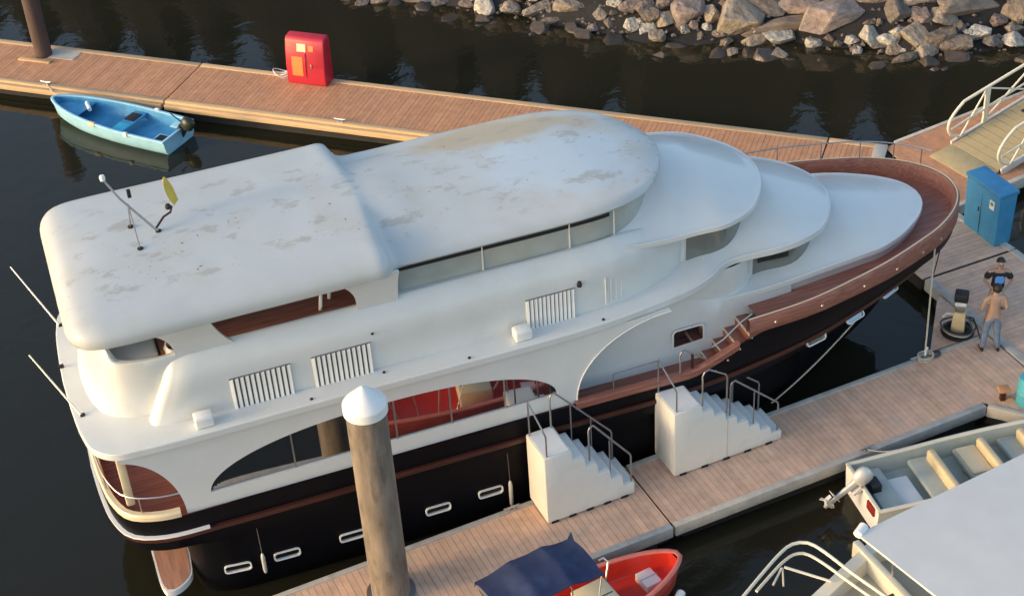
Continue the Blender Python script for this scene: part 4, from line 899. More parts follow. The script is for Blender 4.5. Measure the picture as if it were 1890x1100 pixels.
G().tube([(-.24, 0, 0), (-.2, 0, 0), (.2, 0, .02), (.24, 0, .02)], [.03, .085, .085, .03], 12).build('body', M['white_plain'], fd, smooth=True)
G().tube([(-.24, 0, 0), (-.25, .1, .2)], .008, 5).build('lanyard', M['rope'], fd)

M['greyliner'] = mat('grey_green_liner', (0.42, 0.46, 0.42), 0.55, var=0.12, scale=3, dirt=(0.30, 0.33, 0.31), dirt_scale=3, dirt_amt=.6)
M['beige'] = mat('beige_floor', (0.46, 0.42, 0.33), 0.6, var=0.1, scale=2, dirt=(0.34, 0.31, 0.25), dirt_scale=2, dirt_amt=.5)
M['tanseat'] = mat('tan_cushion', (0.62, 0.50, 0.31), 0.7, var=0.1)
WBA = R(13)
wb = empty('open_motorboat', (6.66, 23.55, 0), WBA, 'white open motorboat with tan cushioned seats and a grey outboard', 'boat')
bwf, ztf = open_boat(wb, 6.2, 1.62, .66, .15, M['white_plain'], M['greyliner'], M['cream_rail'], stern=.92, p=4, q=.6, floor=.22)
for xx, ww in ((.45, .45), (1.55, .5), (2.55, .5), (3.5, .4)):
    s_ = G().box((xx, 0, .42), (ww, 1.30, .12)).build('bench', M['greyliner'], wb, bevel=.03)
for xx in (1.75, 2.85, 3.75):
    G().box((xx, 0, .55), (.16, 1.15, .34)).build('backrest', M['tanseat'], wb, bevel=.05, seg=3)
G().box((2.55, .2, .505), (.42, .8, .05)).build('cushion', M['cream'], wb, bevel=.02)
G().box((.9, -.1, .30), (.5, .9, .14)).build('engine_hatch', M['white_plain'], wb, bevel=.03)
G().box((.3, .1, .56), (.22, .3, .2)).build('battery_box', M['rubber'], wb, bevel=.02)
G().lathe([(.14, 0), (.16, 0), (.17, .015), (.15, .025), (.13, .015)], n=20, M=Matrix.Rotation(.9, 4, 'Y')).build('steering_wheel', M['rubber'], wb, loc=(2.1, -.35, .62))
outboard(wb, -.06, .05, .72, M['alu'], M['alu'], tilt=.95, rz=.05)
G().box((-.02, -.45, .52), (.05, .3, .2)).build('red_reflector_panel', mat('dark_red_panel', (.25, .02, .02), .4), wb, bevel=.01)

# grey-canopied boat, cut by the frame
cb = empty('canopied_boat', (6.4, 21.7, 0), 0, 'white boat with a wide flat grey canopy and tubular pulpit rails', 'boat')
hp_ = [(0, .06), (-2.6, -2.4), (-2.4, -3.6), (-.4, -6.4), (3.2, -6.0), (4.6, -.9), (3.9, .9), (2.2, .62)]
def scale_poly(P, k): c = np.mean(np.array(P), 0); return [tuple(c + (np.array(p) - c) * k) for p in P]
G().loft([[(x, y, -.3) for x, y in scale_poly(hp_, .88)], [(x, y, .4) for x, y in scale_poly(hp_, .97)], [(x, y, 1.0) for x, y in hp_], [(x, y, 1.0) for x, y in scale_poly(hp_, .90)], [(x, y, .66) for x, y in scale_poly(hp_, .89)]], True, True, True).build('hull', M['cream_rail'], cb, smooth=True, angle=30)
G().prism(scale_poly(hp_, .885), .60, .67).build('deck_sole', M['beige'], cb)
b = G().box((0, 0, 0), (.14, 2.9, .40)).build('cockpit_coaming', M['cream_rail'], cb, bevel=.02); b.location = (.28, -1.3, .86); b.rotation_euler = (0, 0, R(23))
b = G().box((0, 0, 0), (1.7, .06, .30)).build('cockpit_step', M['rubber'], cb, bevel=.02); b.location = (-.55, -1.55, .72); b.rotation_euler = (0, 0, R(27))
b = G().box((0, 0, 0), (.55, .5, .3)).build('tan_seat', M['tanseat'], cb, bevel=.05); b.location = (.1, -1.75, .84); b.rotation_euler = (0, 0, R(27))
M['greycanvas'] = mat('grey_canvas', (0.58, 0.58, 0.565), 0.8, var=0.04, scale=2)
k0 = np.array([5.86 - 6.4, 20.76 - 21.7]); e1 = np.array([math.cos(R(27)), math.sin(R(27))]); e2 = np.array([math.cos(R(-58)), math.sin(R(-58))])
rings = []
for i in range(9):
    v = i / 8; rings.append([(*(k0 + e1 * (4.6 * u) + e2 * (4.2 * v)), 2.2 + .03 * math.sin(math.pi * u) * math.sin(math.pi * v)) for u in np.linspace(0, 1, 13)])
g = G(); g.loft(rings, closed=False); g.loft([[(x, y, z - .05) for x, y, z in r] for r in rings], closed=False)
ed_t = rings[0] + [r[-1] for r in rings[1:]] + rings[-1][::-1][1:] + [r[0] for r in rings[::-1][1:-1]]
g.loft([ed_t, [(x, y, z - .05) for x, y, z in ed_t]], True)
cn = g.build('canopy', M['greycanvas'], cb, smooth=True, angle=40)
q = k0 + e1 * .03 + e2 * .02
G().tube([(q[0] - .03, q[1] + .0, 2.18), (q[0] + .12, q[1] + .18, 2.2)], [.09, .09], 12).build('corner_bumper', M['white_plain'], cn, smooth=True)
for u, v in ((.12, .08), (.9, .08), (.12, .9), (.9, .9)):
    q = k0 + e1 * 4.6 * u + e2 * 4.2 * v; G().tube([(q[0] * .95 + .08, q[1] * .95, .66), (q[0], q[1], 2.17)], .025, 8).build('canopy_post', M['steel'], cn)
# pulpit rail
pp = [(-3.3, -2.2, 1.25), (-2.63, -1.4, 1.3), (-1.75, -.36, 1.3), (-1.55, -.2, 1.3), (-1.35, -.16, 1.3), (-1.18, -.22, 1.3), (-.5, -1.15, 1.3), (.3, -2.2, 1.3)]
pu = G().tube([tuple(p) for p in crom(pp, 40)], .032, 8).build('pulpit_rail', M['cream_rail'], cb, smooth=True)
G().tube([(x, y, z - .14) for x, y, z in crom([(-2.35, -1.15, 1.28), (-1.72, -.45, 1.28), (-1.5, -.3, 1.28), (-1.3, -.3, 1.28), (-.45, -1.35, 1.28), (.2, -2.2, 1.28)], 40)], .03, 8).build('lower_rail', M['cream_rail'], pu, smooth=True)
G().tube([(-1.75, -.62, 1.16), (-.95, -.95, 1.05)], .026, 8).build('rail_strut', M['cream_rail'], pu)
G().tube([(-1.78, -.62, 1.14), (-1.76, -.7, .75)], .018, 6).build('rail_strut', M['alu'], pu)
G().tube([(-1.8, -.64, 1.16), (-2.0, -.9, 1.0)], .022, 6).build('rail_strut', M['alu'], pu)

# ================================================================== QUAY FURNITURE
M['pedcream'] = mat('cream_pedestal', (0.74, 0.56, 0.30), 0.45, var=0.06)
pd = empty('service_pedestal', (9.86, 28.50, .5), R(-20), 'cream dockside service pedestal with black and white lamp head and coiled hoses', 'pedestal')
G().lathe([(0, 0), (.36, 0), (.37, .02), (.34, .04), (0, .045)], n=28).build('base_ring', M['rubber'], pd, smooth=True)
G().loft([[(-.15, -.12, .04), (.15, -.12, .04), (.15, .12, .04), (-.15, .12, .04)], [(-.13, -.11, .58), (.13, -.11, .58), (.13, .11, .62), (-.13, .11, .62)]], True, True, True).build('body', M['pedcream'], pd, bevel=.02)
G().box((0, .01, .68), (.22, .2, .16)).build('socket_box', M['greysteel'], pd, bevel=.02)
G().box((0, .02, .81), (.25, .22, .10)).build('lamp_band', M['white_plain'], pd, bevel=.02)
G().box((0, .03, .97), (.30, .27, .22)).build('lamp_cap', M['rubber'], pd, bevel=.04, seg=3)
G().tube([(-.14, 0, .48), (-.28, -.02, .50), (-.34, -.04, .40)], .035, 8).build('tap', M['alu'], pd, smooth=True)
for k, (rr_, mt) in enumerate(((.30, M['darkrope']), (.34, M['rope']), (.27, M['rubber']), (.38, M['darkrope']))):
    G().tube([(rr_ * math.cos(t) * (1 + .05 * math.sin(3 * t)), rr_ * .9 * math.sin(t), .07 + .035 * k + .02 * math.sin(2 * t)) for t in np.linspace(0, 2 * math.pi, 28, endpoint=False)], .02, 6, closed=True).build('hose_coil', mt, pd, smooth=True)
G().tube([(.13, 0, .45), (.3, .05, .4), (.42, -.05, .2), (.50, -.15, .04), (.6, -.2, .03)], .022, 6).build('hose', M['rubber'], pd, smooth=True)
G().tube([(.11, -.05, .55), (.24, -.1, .42), (.34, -.15, .2), (.36, -.1, .1)], .02, 6).build('hose', M['darkrope'], pd, smooth=True)

rc2 = empty('rope_coil', (8.93, 27.62, .52), DA, 'white mooring rope coiled round a steel cleat at the pier edge', 'rope')
for cxq, rr_, zz in ((0, .17, .02), (.01, .15, .06), (.0, .18, .10), (.26, .11, .02), (.27, .10, .05)):
    G().tube([(cxq + rr_ * math.cos(t), rr_ * .8 * math.sin(t), zz + .01 * math.sin(3 * t)) for t in np.linspace(0, 2 * math.pi, 20, endpoint=False)], .02, 6, closed=True).build('loop', M['rope'] if cxq < .1 else M['darkrope'], rc2, smooth=True)
G().tube([(-.02, 0, .1), (0, .02, .22), (.02, .0, .3)], .028, 8).build('hitch', M['white_plain'], rc2, smooth=True)
cleat(dD2, *Dpt(7.2, 1.98), DA)

def Yw(x, y, z): v = Vector((x, y, z)); return tuple(yacht.matrix_basis @ v)
def line(name, label, a, b, sag, r, mt, n=16):
    e = empty(name, a, 0, label, 'rope'); d = Vector(b) - Vector(a)
    G().tube([tuple(d * t - Vector((0, 0, sag * 4 * t * (1 - t)))) for t in np.linspace(0, 1, n)], r, 6).build('strand', mt, e, smooth=True); return e
yacht.matrix_basis  # location and rotation are set on creation
def line_mesh(name, label, a, b, sag, r, mt, n=16, grp=None):
    d = Vector(b) - Vector(a); o = G().tube([tuple(d * t - Vector((0, 0, sag * 4 * t * (1 - t)))) for t in np.linspace(0, 1, n)], r, 6).build(name, mt, None, smooth=True); o.location = a; return tag(o, label, 'rope', grp)
line_mesh('mooring_line', 'taut pale mooring line from the yacht bow down to the coiled cleat', Yw(17.35, -1.62, 3.06), (8.92, 27.66, .72), .02, .02, M['rope'])
line_mesh('mooring_line', 'thin dark second bow line running from the yacht bow onto the cross dock', Yw(17.6, -1.5, 3.1), (9.75, 30.4, .55), .12, .014, M['darkrope'])
line_mesh('mooring_line', 'long slack mooring line from the dark hull side to the taller boarding steps', Yw(15.3, -1.95, 1.9), (5.35, 26.45, .55), .10, .017, M['rope'])
line_mesh('mooring_line', 'short white mooring line from the blue skiff to the far dock', (-12.82, 42.52, .55), (*Apt(-4.0, .09), .58), .12, .014, M['rope'])
line_mesh('mooring_line', 'short mooring line from the white open motorboat to the finger pier', (7.6, 24.55, .7), (*Dpt(4.55, .06), .56), .06, .014, M['rope'])
# fenders between hull and pier
for x, z0, z1, lab, mt in ((7.18, .30, .98, 'slim pale fender hanging on the black hull behind the shorter boarding steps', M['alu']), (2.1, .42, .95, 'slim grey fender hanging between two stern portholes', M['alu'])):
    fx = empty('hull_fender', Yw(x, -hull_w(x, .7) - .10, z0), YA, lab, 'fender')
    hgt = z1 - z0
    G().lathe([(.015, 0), (.035, .03), (.04, .1), (.04, hgt - .12), (.03, hgt - .04), (.012, hgt)], n=14).build('body', mt, fx, smooth=True)
    G().tube([(0, 0, hgt), (0, .03, hgt + .5), (0, .09, 1.9 - z0)], .009, 5).build('lanyard', M['darkrope'], fx)
bl = empty('bollard', (10.18, 26.1, .5), 0, 'small orange timber bollard at the corner of the finger pier', 'bollard')
M['orangewood'] = mat('orange_timber', (0.55, 0.27, 0.12), 0.6, var=0.15)
G().box((0, 0, .13), (.11, .11, .26)).build('post', M['rubwood'], bl, bevel=.01); G().box((0, 0, .29), (.24, .2, .09)).build('head', M['orangewood'], bl, bevel=.015); G().box((.15, -.02, .02), (.16, .05, .04)).build('foot', M['orangewood'], bl, bevel=.008)
db = empty('water_drum', (10.66, 25.95, .5), 0, 'turquoise plastic drum at the junction of the docks', 'drum')
G().lathe([(.20, 0), (.24, .02), (.24, .3), (.25, .32), (.24, .34), (.24, .62), (.22, .68), (.1, .70)], n=24).build('body', mat('turquoise_plastic', (.08, .38, .46), .4), db, smooth=True)
G().lathe([(.05, .70), (.055, .74), (0, .745)], n=14).build('bung', M['white_plain'], db, smooth=True)

# ================================================================== ROCKS OF THE BREAKWATER
ROCKS = [(7.48, 44.55, 0.43, 1.14, 1.14, 0), (6.62, 44.8, 0.46, 0.51, 0.46, 0), (6.49, 44.42, 0.23, 0.28, 0.23, 1), (5.83, 44.49, 0.18, 0.26, 0.26, 1), (5.99, 45.12, 0.57, 0.86, 0.86, 3), (8.3, 44.8, 0.67, 0.98, 0.63, 2), (9.26, 44.56, 0.65, 1.03, 0.63, 3), (9.07, 44.04, 0.31, 2.11, 0.51, 4), (10.44, 44.07, 0.62, 1.94, 0.97, 3), (7.97, 44.12, 0.24, 0.4, 0.45, 1), (8.58, 43.74, 0.08, 0.79, 0.45, 1), (9.57, 43.42, 0.04, 0.51, 0.4, 1), (7.81, 43.71, -0.04, 0.68, 0.34, 0), (11.55, 44.15, 0.92, 1.15, 0.34, 4), (12.1, 43.64, 0.73, 0.68, 0.63, 2), (12.65, 43.37, 0.61, 0.68, 0.51, 3), (13.35, 43.33, 0.58, 0.69, 0.63, 0), (14.24, 43.66, 0.77, 1.73, 0.63, 4), (12.81, 43.91, 0.94, 0.86, 0.34, 0), (15.52, 43.48, 0.64, 0.64, 0.75, 4), (11.19, 43.05, 0.16, 0.51, 0.62, 1), (11.64, 42.86, 0.16, 0.62, 0.4, 1), (10.68, 43.19, 0.13, 0.4, 0.28, 1), (10.7, 42.71, -0.05, 0.22, 0.22, 1), (12.43, 42.78, 0.26, 0.62, 0.74, 0), (13.14, 42.79, 0.27, 0.85, 0.68, 4), (12.62, 42.36, 0.01, 0.62, 0.56, 0), (13.47, 42.55, 0.12, 0.91, 0.57, 2), (14.29, 42.81, 0.25, 0.57, 0.46, 1), (13.73, 43.01, 0.38, 0.4, 0.34, 2), (15.26, 42.51, 0.06, 0.57, 0.52, 1), (15.4, 42.92, 0.29, 0.46, 0.29, 0), (15.02, 43.19, 0.46, 0.46, 0.35, 3), (12.03, 43.07, 0.36, 0.51, 0.34, 1), (11.74, 42.52, -0.03, 0.39, 0.28, 0), (12.0, 42.01, -0.06, 0.67, 0.22, 4), (7.05, 43.14, -0.05, 0.28, 0.17, 0), (8.43, 42.82, -0.05, 0.39, 0.17, 0), (6.2, 44.16, 0.04, 0.28, 0.17, 4), (6.82, 44.22, 0.15, 0.34, 0.23, 3), (-4.17, 48.41, -0.06, 0.36, 0.43, 3), (-3.46, 48.49, -0.05, 0.67, 0.36, 0), (-2.56, 48.34, -0.05, 1.15, 0.36, 2), (-0.26, 47.2, 0.01, 0.65, 0.59, 1), (0.58, 46.91, 0.11, 0.53, 0.47, 0), (1.47, 46.56, 0.21, 0.88, 0.35, 0), (2.45, 46.32, 0.39, 0.82, 0.58, 0), (4.28, 45.63, 0.58, 0.69, 0.46, 3), (3.36, 45.62, 0.28, 0.4, 0.46, 0), (5.33, 45.43, 0.68, 0.52, 0.46, 3), (5.27, 44.9, 0.36, 0.46, 0.51, 0), (4.69, 44.74, 0.18, 0.46, 0.34, 1), (4.94, 44.43, 0.03, 0.45, 0.4, 0), (2.95, 46.13, 0.44, 0.41, 0.35, 2), (3.8, 45.93, 0.6, 0.41, 0.35, 1), (1.96, 46.04, 0.05, 0.76, 0.23, 4), (1.87, 46.37, 0.21, 0.29, 0.29, 2), (5.7, 45.18, 0.57, 0.46, 0.52, 2), (3.1, 45.33, 0.01, 0.35, 0.29, 3), (3.62, 45.3, 0.17, 0.29, 0.35, 2), (-1.6, 48.01, 0.0, 0.6, 0.36, 2), (-0.83, 47.64, 0.06, 0.42, 0.3, 3)]
RK = [mat('rock_%s' % n, c, .9, var=.4, scale=3.5, bump=1.0, bscale=5, rand=.2, dirt=d, dirt_scale=2.2, dirt_amt=.6) for n, c, d in (
    ('tan', (.31, .25, .19), (.17, .135, .105)), ('pale', (.48, .43, .36), (.30, .26, .21)), ('grey', (.18, .145, .12), (.10, .085, .07)), ('pinkish', (.255, .195, .165), (.16, .125, .105)), ('brown', (.215, .165, .125), (.12, .095, .075)))]
RK.append(mat('rock_wet', (.075, .055, .04), .35, var=.4, scale=3, bump=.5, bscale=9, rand=.3))
RN = ['tan', 'pale cream', 'dark grey', 'pinkish', 'brown', 'dark wet']
def rock_mesh(seed, flat):
    r = random.Random(seed); bm = bmesh.new()
    for k in range(20):
        v = Vector((r.gauss(0, 1), r.gauss(0, 1), r.gauss(0, 1))).normalized(); v = Vector((math.copysign(abs(v.x) ** .75, v.x), math.copysign(abs(v.y) ** .75, v.y), math.copysign(abs(v.z) ** .75, v.z)))
        bm.verts.new(v * r.uniform(.40, .58))
    res = bmesh.ops.convex_hull(bm, input=bm.verts); bmesh.ops.delete(bm, geom=[g_ for g_ in res['geom_interior'] if isinstance(g_, bmesh.types.BMVert)], context='VERTS')
    bmesh.ops.dissolve_limit(bm, angle_limit=R(14), verts=bm.verts, edges=bm.edges)
    bmesh.ops.bevel(bm, geom=list(bm.edges), offset=.02, segments=1, profile=.5, affect='EDGES', clamp_overlap=True)
    bmesh.ops.triangulate(bm, faces=bm.faces)
    me = bpy.data.meshes.new('rock'); bm.to_mesh(me); bm.free()
    for p in me.polygons: p.use_smooth = True
    me.set_sharp_from_angle(angle=R(24)); return me
RMS = {}
def rock(x, y, z, sx, sy, sz, k, seed, label, grp=None):
    key = (seed % 14, k)
    if key not in RMS: RMS[key] = rock_mesh(seed % 14, 0); RMS[key].materials.append(RK[k])
    o = bpy.data.objects.new('rock', RMS[key]); COL.objects.link(o); r = random.Random(seed)
    o.location = (x, y, z); o.rotation_euler = (r.uniform(-.25, .25) + .3, r.uniform(-.25, .25), r.uniform(-.5, .5)); o.scale = (sx, sy, sz)
    return tag(o, label, 'rock', grp)
placed = []; names = []
for i, (x, y, z, wd, hg, k) in enumerate(ROCKS):
    ratio = wd / max(hg, .01); adj = 'long flat' if ratio > 2.2 else ('big blocky' if wd > .95 else ('rounded' if ratio < 1.15 else 'angular'))
    size = 'boulder' if wd > .8 else ('rock' if wd > .45 else 'stone')
    where = 'at the waterline' if z < .12 else ('low on the breakwater' if z < .4 else 'high on the breakwater')
    names.append('%s %s %s %s' % (adj, RN[k], size, where)); placed.append((x, y, max(wd, hg) / 2))
def near_name(x, y, skip=None):
    o_ = sorted(range(len(ROCKS)), key=lambda j: (ROCKS[j][0] - x) ** 2 + (ROCKS[j][1] - y) ** 2)
    return next(names[j] for j in o_ if names[j] != skip)
for i, (x, y, z, wd, hg, k) in enumerate(ROCKS):
    lab = names[i]
    if names.count(lab) > 1: lab = ' '.join(lab.split()[:-3]) + ' next to the ' + near_name(x, y, lab)
    rock(x, y + .1, max(z, .0) + .02, wd * 1.4, max(hg, .3) * 1.42, max(.3, min(wd, hg)) * 1.0, k, i + 3, lab, 'rocks of the breakwater')
rr = random.Random(21); nfill = 0; tries = 0
while nfill < 235 and tries < 9000:
    tries += 1; x = rr.uniform(-4.8, 17.2); d = rr.uniform(-.6, 4.2); y = lerp(WL, x) + d; sz = rr.choice((.2, .26, .32, .4, .5, .6)) * (1 if d < 1.6 else 1.4) * (1.2 if d < .35 else 1)
    if any((x - a) ** 2 + (y - b) ** 2 < (c * .7 + sz * .3) ** 2 for a, b, c in placed): continue
    k = 5 if d < .35 else rr.choice((0, 1, 2, 3, 4, 4, 2)); z = max(bank_z(x, y), -.08 if d < .3 else 0)
    rock(x, y, z + .05 * (d > .3), sz * rr.uniform(.9, 1.5), sz * rr.uniform(.8, 1.1), sz * rr.uniform(.6, .9), k, 100 + nfill, ('small %s stone against the %s' % (RN[k], near_name(x, y))) if d > .35 else 'wet stone breaking the surface below the %s' % near_name(x, y), 'filler stones of the breakwater'); placed.append((x, y, sz / 2)); nfill += 1
# loose rubble between the rocks, too small to count
g = G(); rp = random.Random(5)
oct_f = [(0, 2, 4), (2, 1, 4), (1, 3, 4), (3, 0, 4), (2, 0, 5), (1, 2, 5), (3, 1, 5), (0, 3, 5)]
for i in range(1800):
    x = rp.uniform(-7, 18); d = rp.uniform(-.35, 4.6); y = lerp(WL, x) + d; s_ = rp.uniform(.035, .11); z = bank_z(x, y) + .05
    v = [(s_ * rp.uniform(.7, 1.3), 0, 0), (-s_ * rp.uniform(.7, 1.3), 0, 0), (0, s_, 0), (0, -s_ * rp.uniform(.7, 1.2), 0), (s_ * .2, 0, s_ * rp.uniform(.5, .9)), (0, 0, -s_ * .6)]
    a = rp.uniform(0, 6.3); ca_, sa_ = math.cos(a), math.sin(a); g.add([(x + p[0] * ca_ - p[1] * sa_, y + p[0] * sa_ + p[1] * ca_, z + p[2]) for p in v], [(0, 2, 4), (2, 1, 4), (1, 3, 4), (3, 0, 4), (2, 0, 5), (1, 2, 5), (3, 1, 5), (0, 3, 5)])
o = g.build('rubble', RK[2], None); tag(o, 'loose dark rubble between the breakwater rocks', 'rubble', None, 'stuff')

# ================================================================== PEOPLE
def skin_mesh(name, verts, edges, radii, mt, parent, root=0, sub=2):
    me = bpy.data.meshes.new(name + '_src'); me.from_pydata(verts, edges, []); ob = bpy.data.objects.new(name + '_src', me); COL.objects.link(ob)
    md = ob.modifiers.new('skin', 'SKIN'); md.use_smooth_shade = True; md.branch_smoothing = .6
    for i, r_ in enumerate(radii):
        sv = me.skin_vertices[0].data[i]; sv.radius = r_ if isinstance(r_, tuple) else (r_, r_); sv.use_root = (i == root)
    sb = ob.modifiers.new('sub', 'SUBSURF'); sb.levels = sub; sb.render_levels = sub
    dg = bpy.context.evaluated_depsgraph_get(); out = bpy.data.meshes.new_from_object(ob.evaluated_get(dg)); out.name = name
    bpy.data.objects.remove(ob); out.materials.clear()
    for p in out.polygons: p.use_smooth = True
    return link(name, out, mt, parent)

M['skin'] = mat('skin', (0.40, 0.255, 0.185), 0.55, var=0.06)
M['hair'] = mat('dark_hair', (0.018, 0.012, 0.010), 0.6, var=0.3, scale=20)
M['tee'] = mat('black_tshirt', (0.014, 0.014, 0.016), 0.85, var=0.2)
M['logo'] = mat('blue_print', (0.10, 0.30, 0.72), 0.8)
M['khaki'] = mat('khaki_cloth', (0.55, 0.45, 0.33), 0.85)
M['denim'] = mat('faded_denim', (0.15, 0.20, 0.29), 0.85, var=0.25, scale=6)

def person(loc, rz, label, arms, legs, shirt, trousers, short, lean=0.0, headtilt=.25, hairlen=0):
    e = empty('person', loc, rz, label, 'person')
    ly = lean
    # facing -y. spine
    V = {'pel': (0, 0, .94), 'wai': (0, ly * .3, 1.10), 'che': (0, ly * .7, 1.30), 'nb': (0, ly, 1.46), 'nk': (0, ly - .02, 1.52), 'hd0': (0, ly - .03, 1.57), 'hd1': (0, ly - .04 - .04 * headtilt, 1.65), 'hd2': (0, ly - .03 - .06 * headtilt, 1.72), 'nose': (0, ly - .125 - .03 * headtilt, 1.625)}
    Rr = {'pel': (.145, .105), 'wai': (.135, .095), 'che': (.155, .11), 'nb': (.075, .07), 'nk': .055, 'hd0': (.07, .075), 'hd1': (.082, .098), 'hd2': (.06, .07), 'nose': .012}
    E = [('pel', 'wai'), ('wai', 'che'), ('che', 'nb'), ('nb', 'nk'), ('nk', 'hd0'), ('hd0', 'hd1'), ('hd1', 'hd2'), ('hd0', 'nose')]
    for s, a in zip((-1, 1), arms):
        n = 'r' if s < 0 else 'l'
        V[n + 'sh'] = (s * .19, ly * .95, 1.41); V[n + 'el'] = a[0]; V[n + 'wr'] = a[1]; V[n + 'hn'] = a[2]
        Rr[n + 'sh'] = .062; Rr[n + 'el'] = .043; Rr[n + 'wr'] = .029; Rr[n + 'hn'] = (.036, .022)
        E += [('nb', n + 'sh'), (n + 'sh', n + 'el'), (n + 'el', n + 'wr'), (n + 'wr', n + 'hn')]
        w_, h_ = Vector(a[1]), Vector(a[2]); d = (h_ - w_).normalized(); sdv = d.cross(Vector((0, 0, 1))); sdv = sdv.normalized() if sdv.length > .1 else Vector((1, 0, 0))
        for k, (o_, l_) in enumerate(((-.026, .062), (-.009, .075), (.009, .072), (.025, .055))):
            f0 = h_ + d * .03 + sdv * o_; V[n + 'f%d' % k] = tuple(f0); V[n + 'g%d' % k] = tuple(f0 + d * l_ + Vector((0, 0, -.015)))
            Rr[n + 'f%d' % k] = .010; Rr[n + 'g%d' % k] = .008; E += [(n + 'hn', n + 'f%d' % k), (n + 'f%d' % k, n + 'g%d' % k)]
        V[n + 'th'] = tuple(h_ - d * .01 + sdv * .045 + Vector((0, 0, .015))); Rr[n + 'th'] = .011; E += [(n + 'hn', n + 'th')]
    for s, l in zip((-1, 1), legs):
        n = 'R' if s < 0 else 'L'
        V[n + 'hip'] = (s * .095, 0, .88); V[n + 'kn'] = l[0]; V[n + 'an'] = l[1]; V[n + 'to'] = (l[1][0] + s * .02, l[1][1] - .15, .035)
        Rr[n + 'hip'] = .088; Rr[n + 'kn'] = .058; Rr[n + 'an'] = .042; Rr[n + 'to'] = (.038, .028); E += [('pel', n + 'hip'), (n + 'hip', n + 'kn'), (n + 'kn', n + 'an'), (n + 'an', n + 'to')]
    ks = list(V); body = skin_mesh('body', [V[k] for k in ks], [(ks.index(a), ks.index(b)) for a, b in E], [Rr[k] for k in ks], M['skin'], e, 0)
    for s in (-1, 1):
        G().lathe([(0, -.01), (.01, -.007), (.012, 0), (.01, .007), (0, .01)], n=8).build('eye', M['hair'], e, smooth=True, loc=(s * .033, ly - .118 - .03 * headtilt, 1.645))
    # hair cap
    rings = []
    for th in np.linspace(.02, 1.75 if hairlen == 0 else 2.1, 9):
        rings.append([(.098 * math.sin(th) * math.cos(a), ly - .005 + (.115 * math.sin(th) * math.sin(a)) if not (math.sin(a) < -.25 and th > 1.15) else ly - .10 * math.sin(1.15), 1.655 + .115 * math.cos(th if not (math.sin(a) < -.25 and th > 1.15) else 1.15)) for a in np.linspace(0, 2 * math.pi, 20, endpoint=False)])
    G().loft(rings, True, True, False).build('hair', M['hair'], e, smooth=True)
    f = lambda k, dz=0, dy=0: (V[k][0], V[k][1] + dy, V[k][2] + dz)
    if shirt is not None:
        vs = [(0, 0, .90), (0, ly * .3, 1.10), (0, ly * .7, 1.30), (0, ly * .95, 1.42), (-.185, ly * .95, 1.40), (.185, ly * .95, 1.40)]
        rs = [(.168, .128), (.16, .118), (.195, .135), (.15, .105), .098, .098]; ee = [(0, 1), (1, 2), (2, 3), (3, 4), (3, 5)]
        for s, a in zip((-1, 1), arms):
            b = Vector(vs[4 if s < 0 else 5]); q = b + (Vector(a[0]) - b) * .72; vs.append(tuple(q)); rs.append(.078); ee.append((4 if s < 0 else 5, len(vs) - 1))
        sh = skin_mesh('tshirt', vs, ee, rs, shirt, e, 0)
        pts = []
        for r_ in np.linspace(1.37, 1.16, 6): pts.append([(x, ly * .7 - .150 + 1.3 * x * x, r_) for x in np.linspace(-.10, .10, 7)])
        for r_i in (0, 5): pts[r_i] = [(x * .55, y, z) for x, y, z in pts[r_i]]
        G().loft(pts, closed=False).build('shirt_print', M['logo'], sh)
    vs = [(0, 0, 1.0), (0, 0, .92)]; rs = [(.152, .115), (.16, .122)]; ee = [(0, 1)]
    for s, l in zip((-1, 1), legs):
        i0 = len(vs); hip = Vector((s * .1, 0, .86)); kn = Vector(l[0]); an = Vector(l[1])
        if short: vs += [tuple(hip), tuple(hip + (kn - hip) * .95)]; rs += [.102, .092]; ee += [(1, i0), (i0, i0 + 1)]
        else: vs += [tuple(hip), tuple(kn), tuple(kn + (an - kn) * .5), tuple(an + Vector((0, 0, .0)))]; rs += [.102, .080, .074, .070]; ee += [(1, i0), (i0, i0 + 1), (i0 + 1, i0 + 2), (i0 + 2, i0 + 3)]
    skin_mesh('shorts' if short else 'jeans', vs, ee, rs, trousers, e, 1)
    for s, l in zip((-1, 1), legs):
        a = Vector(l[1]); P0 = [(.045, .0), (.05, .04), (.045, .075), (.03, .09)]
        rings = []
        for yy, ww, hh in ((.06, .032, .07), (.03, .042, .085), (-.05, .044, .075), (-.13, .046, .055), (-.185, .036, .04), (-.2, .02, .03)):
            rings.append([(a.x + s * .01 + ww * math.cos(t), a.y + yy, max(0.0, hh / 2 + hh / 2 * math.sin(t))) for t in np.linspace(0, 2 * math.pi, 12, endpoint=False)])
        G().loft(rings, True, True, True).build('shoe', M['rubber'], e, smooth=True)
    return e
# faces the camera, hands joined on a small thing at the belly
person((10.70, 28.72, .53), R(-8), 'person in black t-shirt with blue print and khaki shorts, hands held together',
       (((-.30, .02, 1.13), (-.13, -.20, 1.07), (-.05, -.27, 1.08)), ((.30, .02, 1.13), (.14, -.20, 1.09), (.06, -.27, 1.10))),
       (((-.11, -.02, .49), (-.12, .02, .08)), ((.11, -.03, .49), (.13, .02, .08))), M['tee'], M['khaki'], True, headtilt=.6)
ph = empty('phone', (10.665, 28.72 - .32, .53 + 1.10), R(-8), 'small pale phone held by the person in the black t-shirt', 'phone')
G().box((0, 0, 0), (.075, .09, .012)).build('case', M['white_plain'], ph, bevel=.004); G().box((0, 0, .0075), (.066, .08, .003)).build('screen', M['glass'], ph)
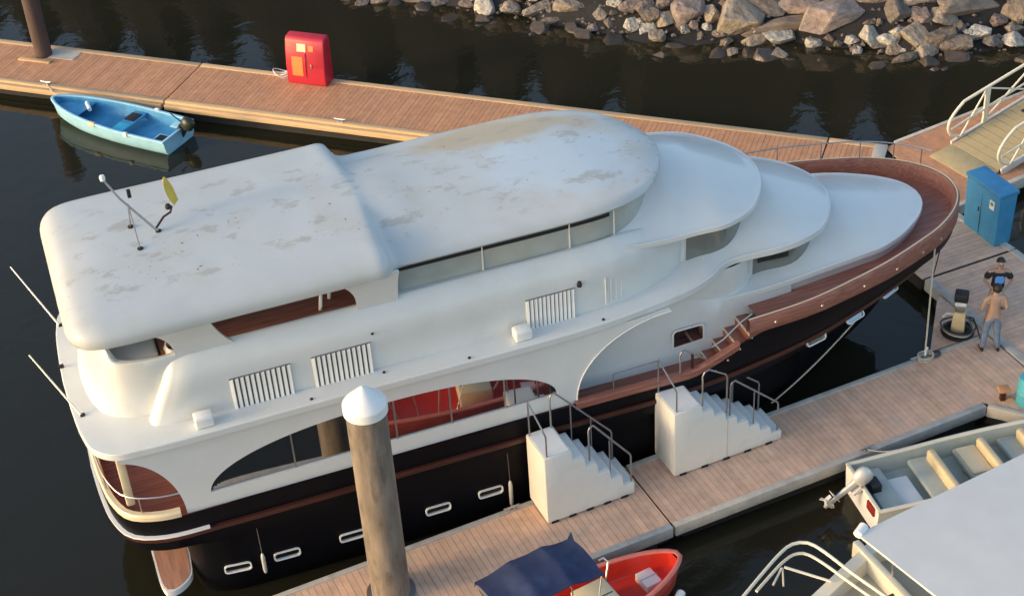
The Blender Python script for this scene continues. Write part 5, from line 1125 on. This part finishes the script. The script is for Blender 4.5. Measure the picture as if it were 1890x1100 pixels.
# back to the camera, shirtless
person((10.36, 27.78, .52), R(178), 'shirtless person in faded blue jeans seen from behind, facing the other person',
       (((-.27, .0, 1.13), (-.24, -.16, .98), (-.20, -.25, .96)), ((.27, .0, 1.13), (.23, -.17, .99), (.18, -.26, .98))),
       (((-.13, -.02, .48), (-.17, .03, .08)), ((.12, -.03, .48), (.15, .0, .08))), None, M['denim'], False, headtilt=.3, hairlen=1)
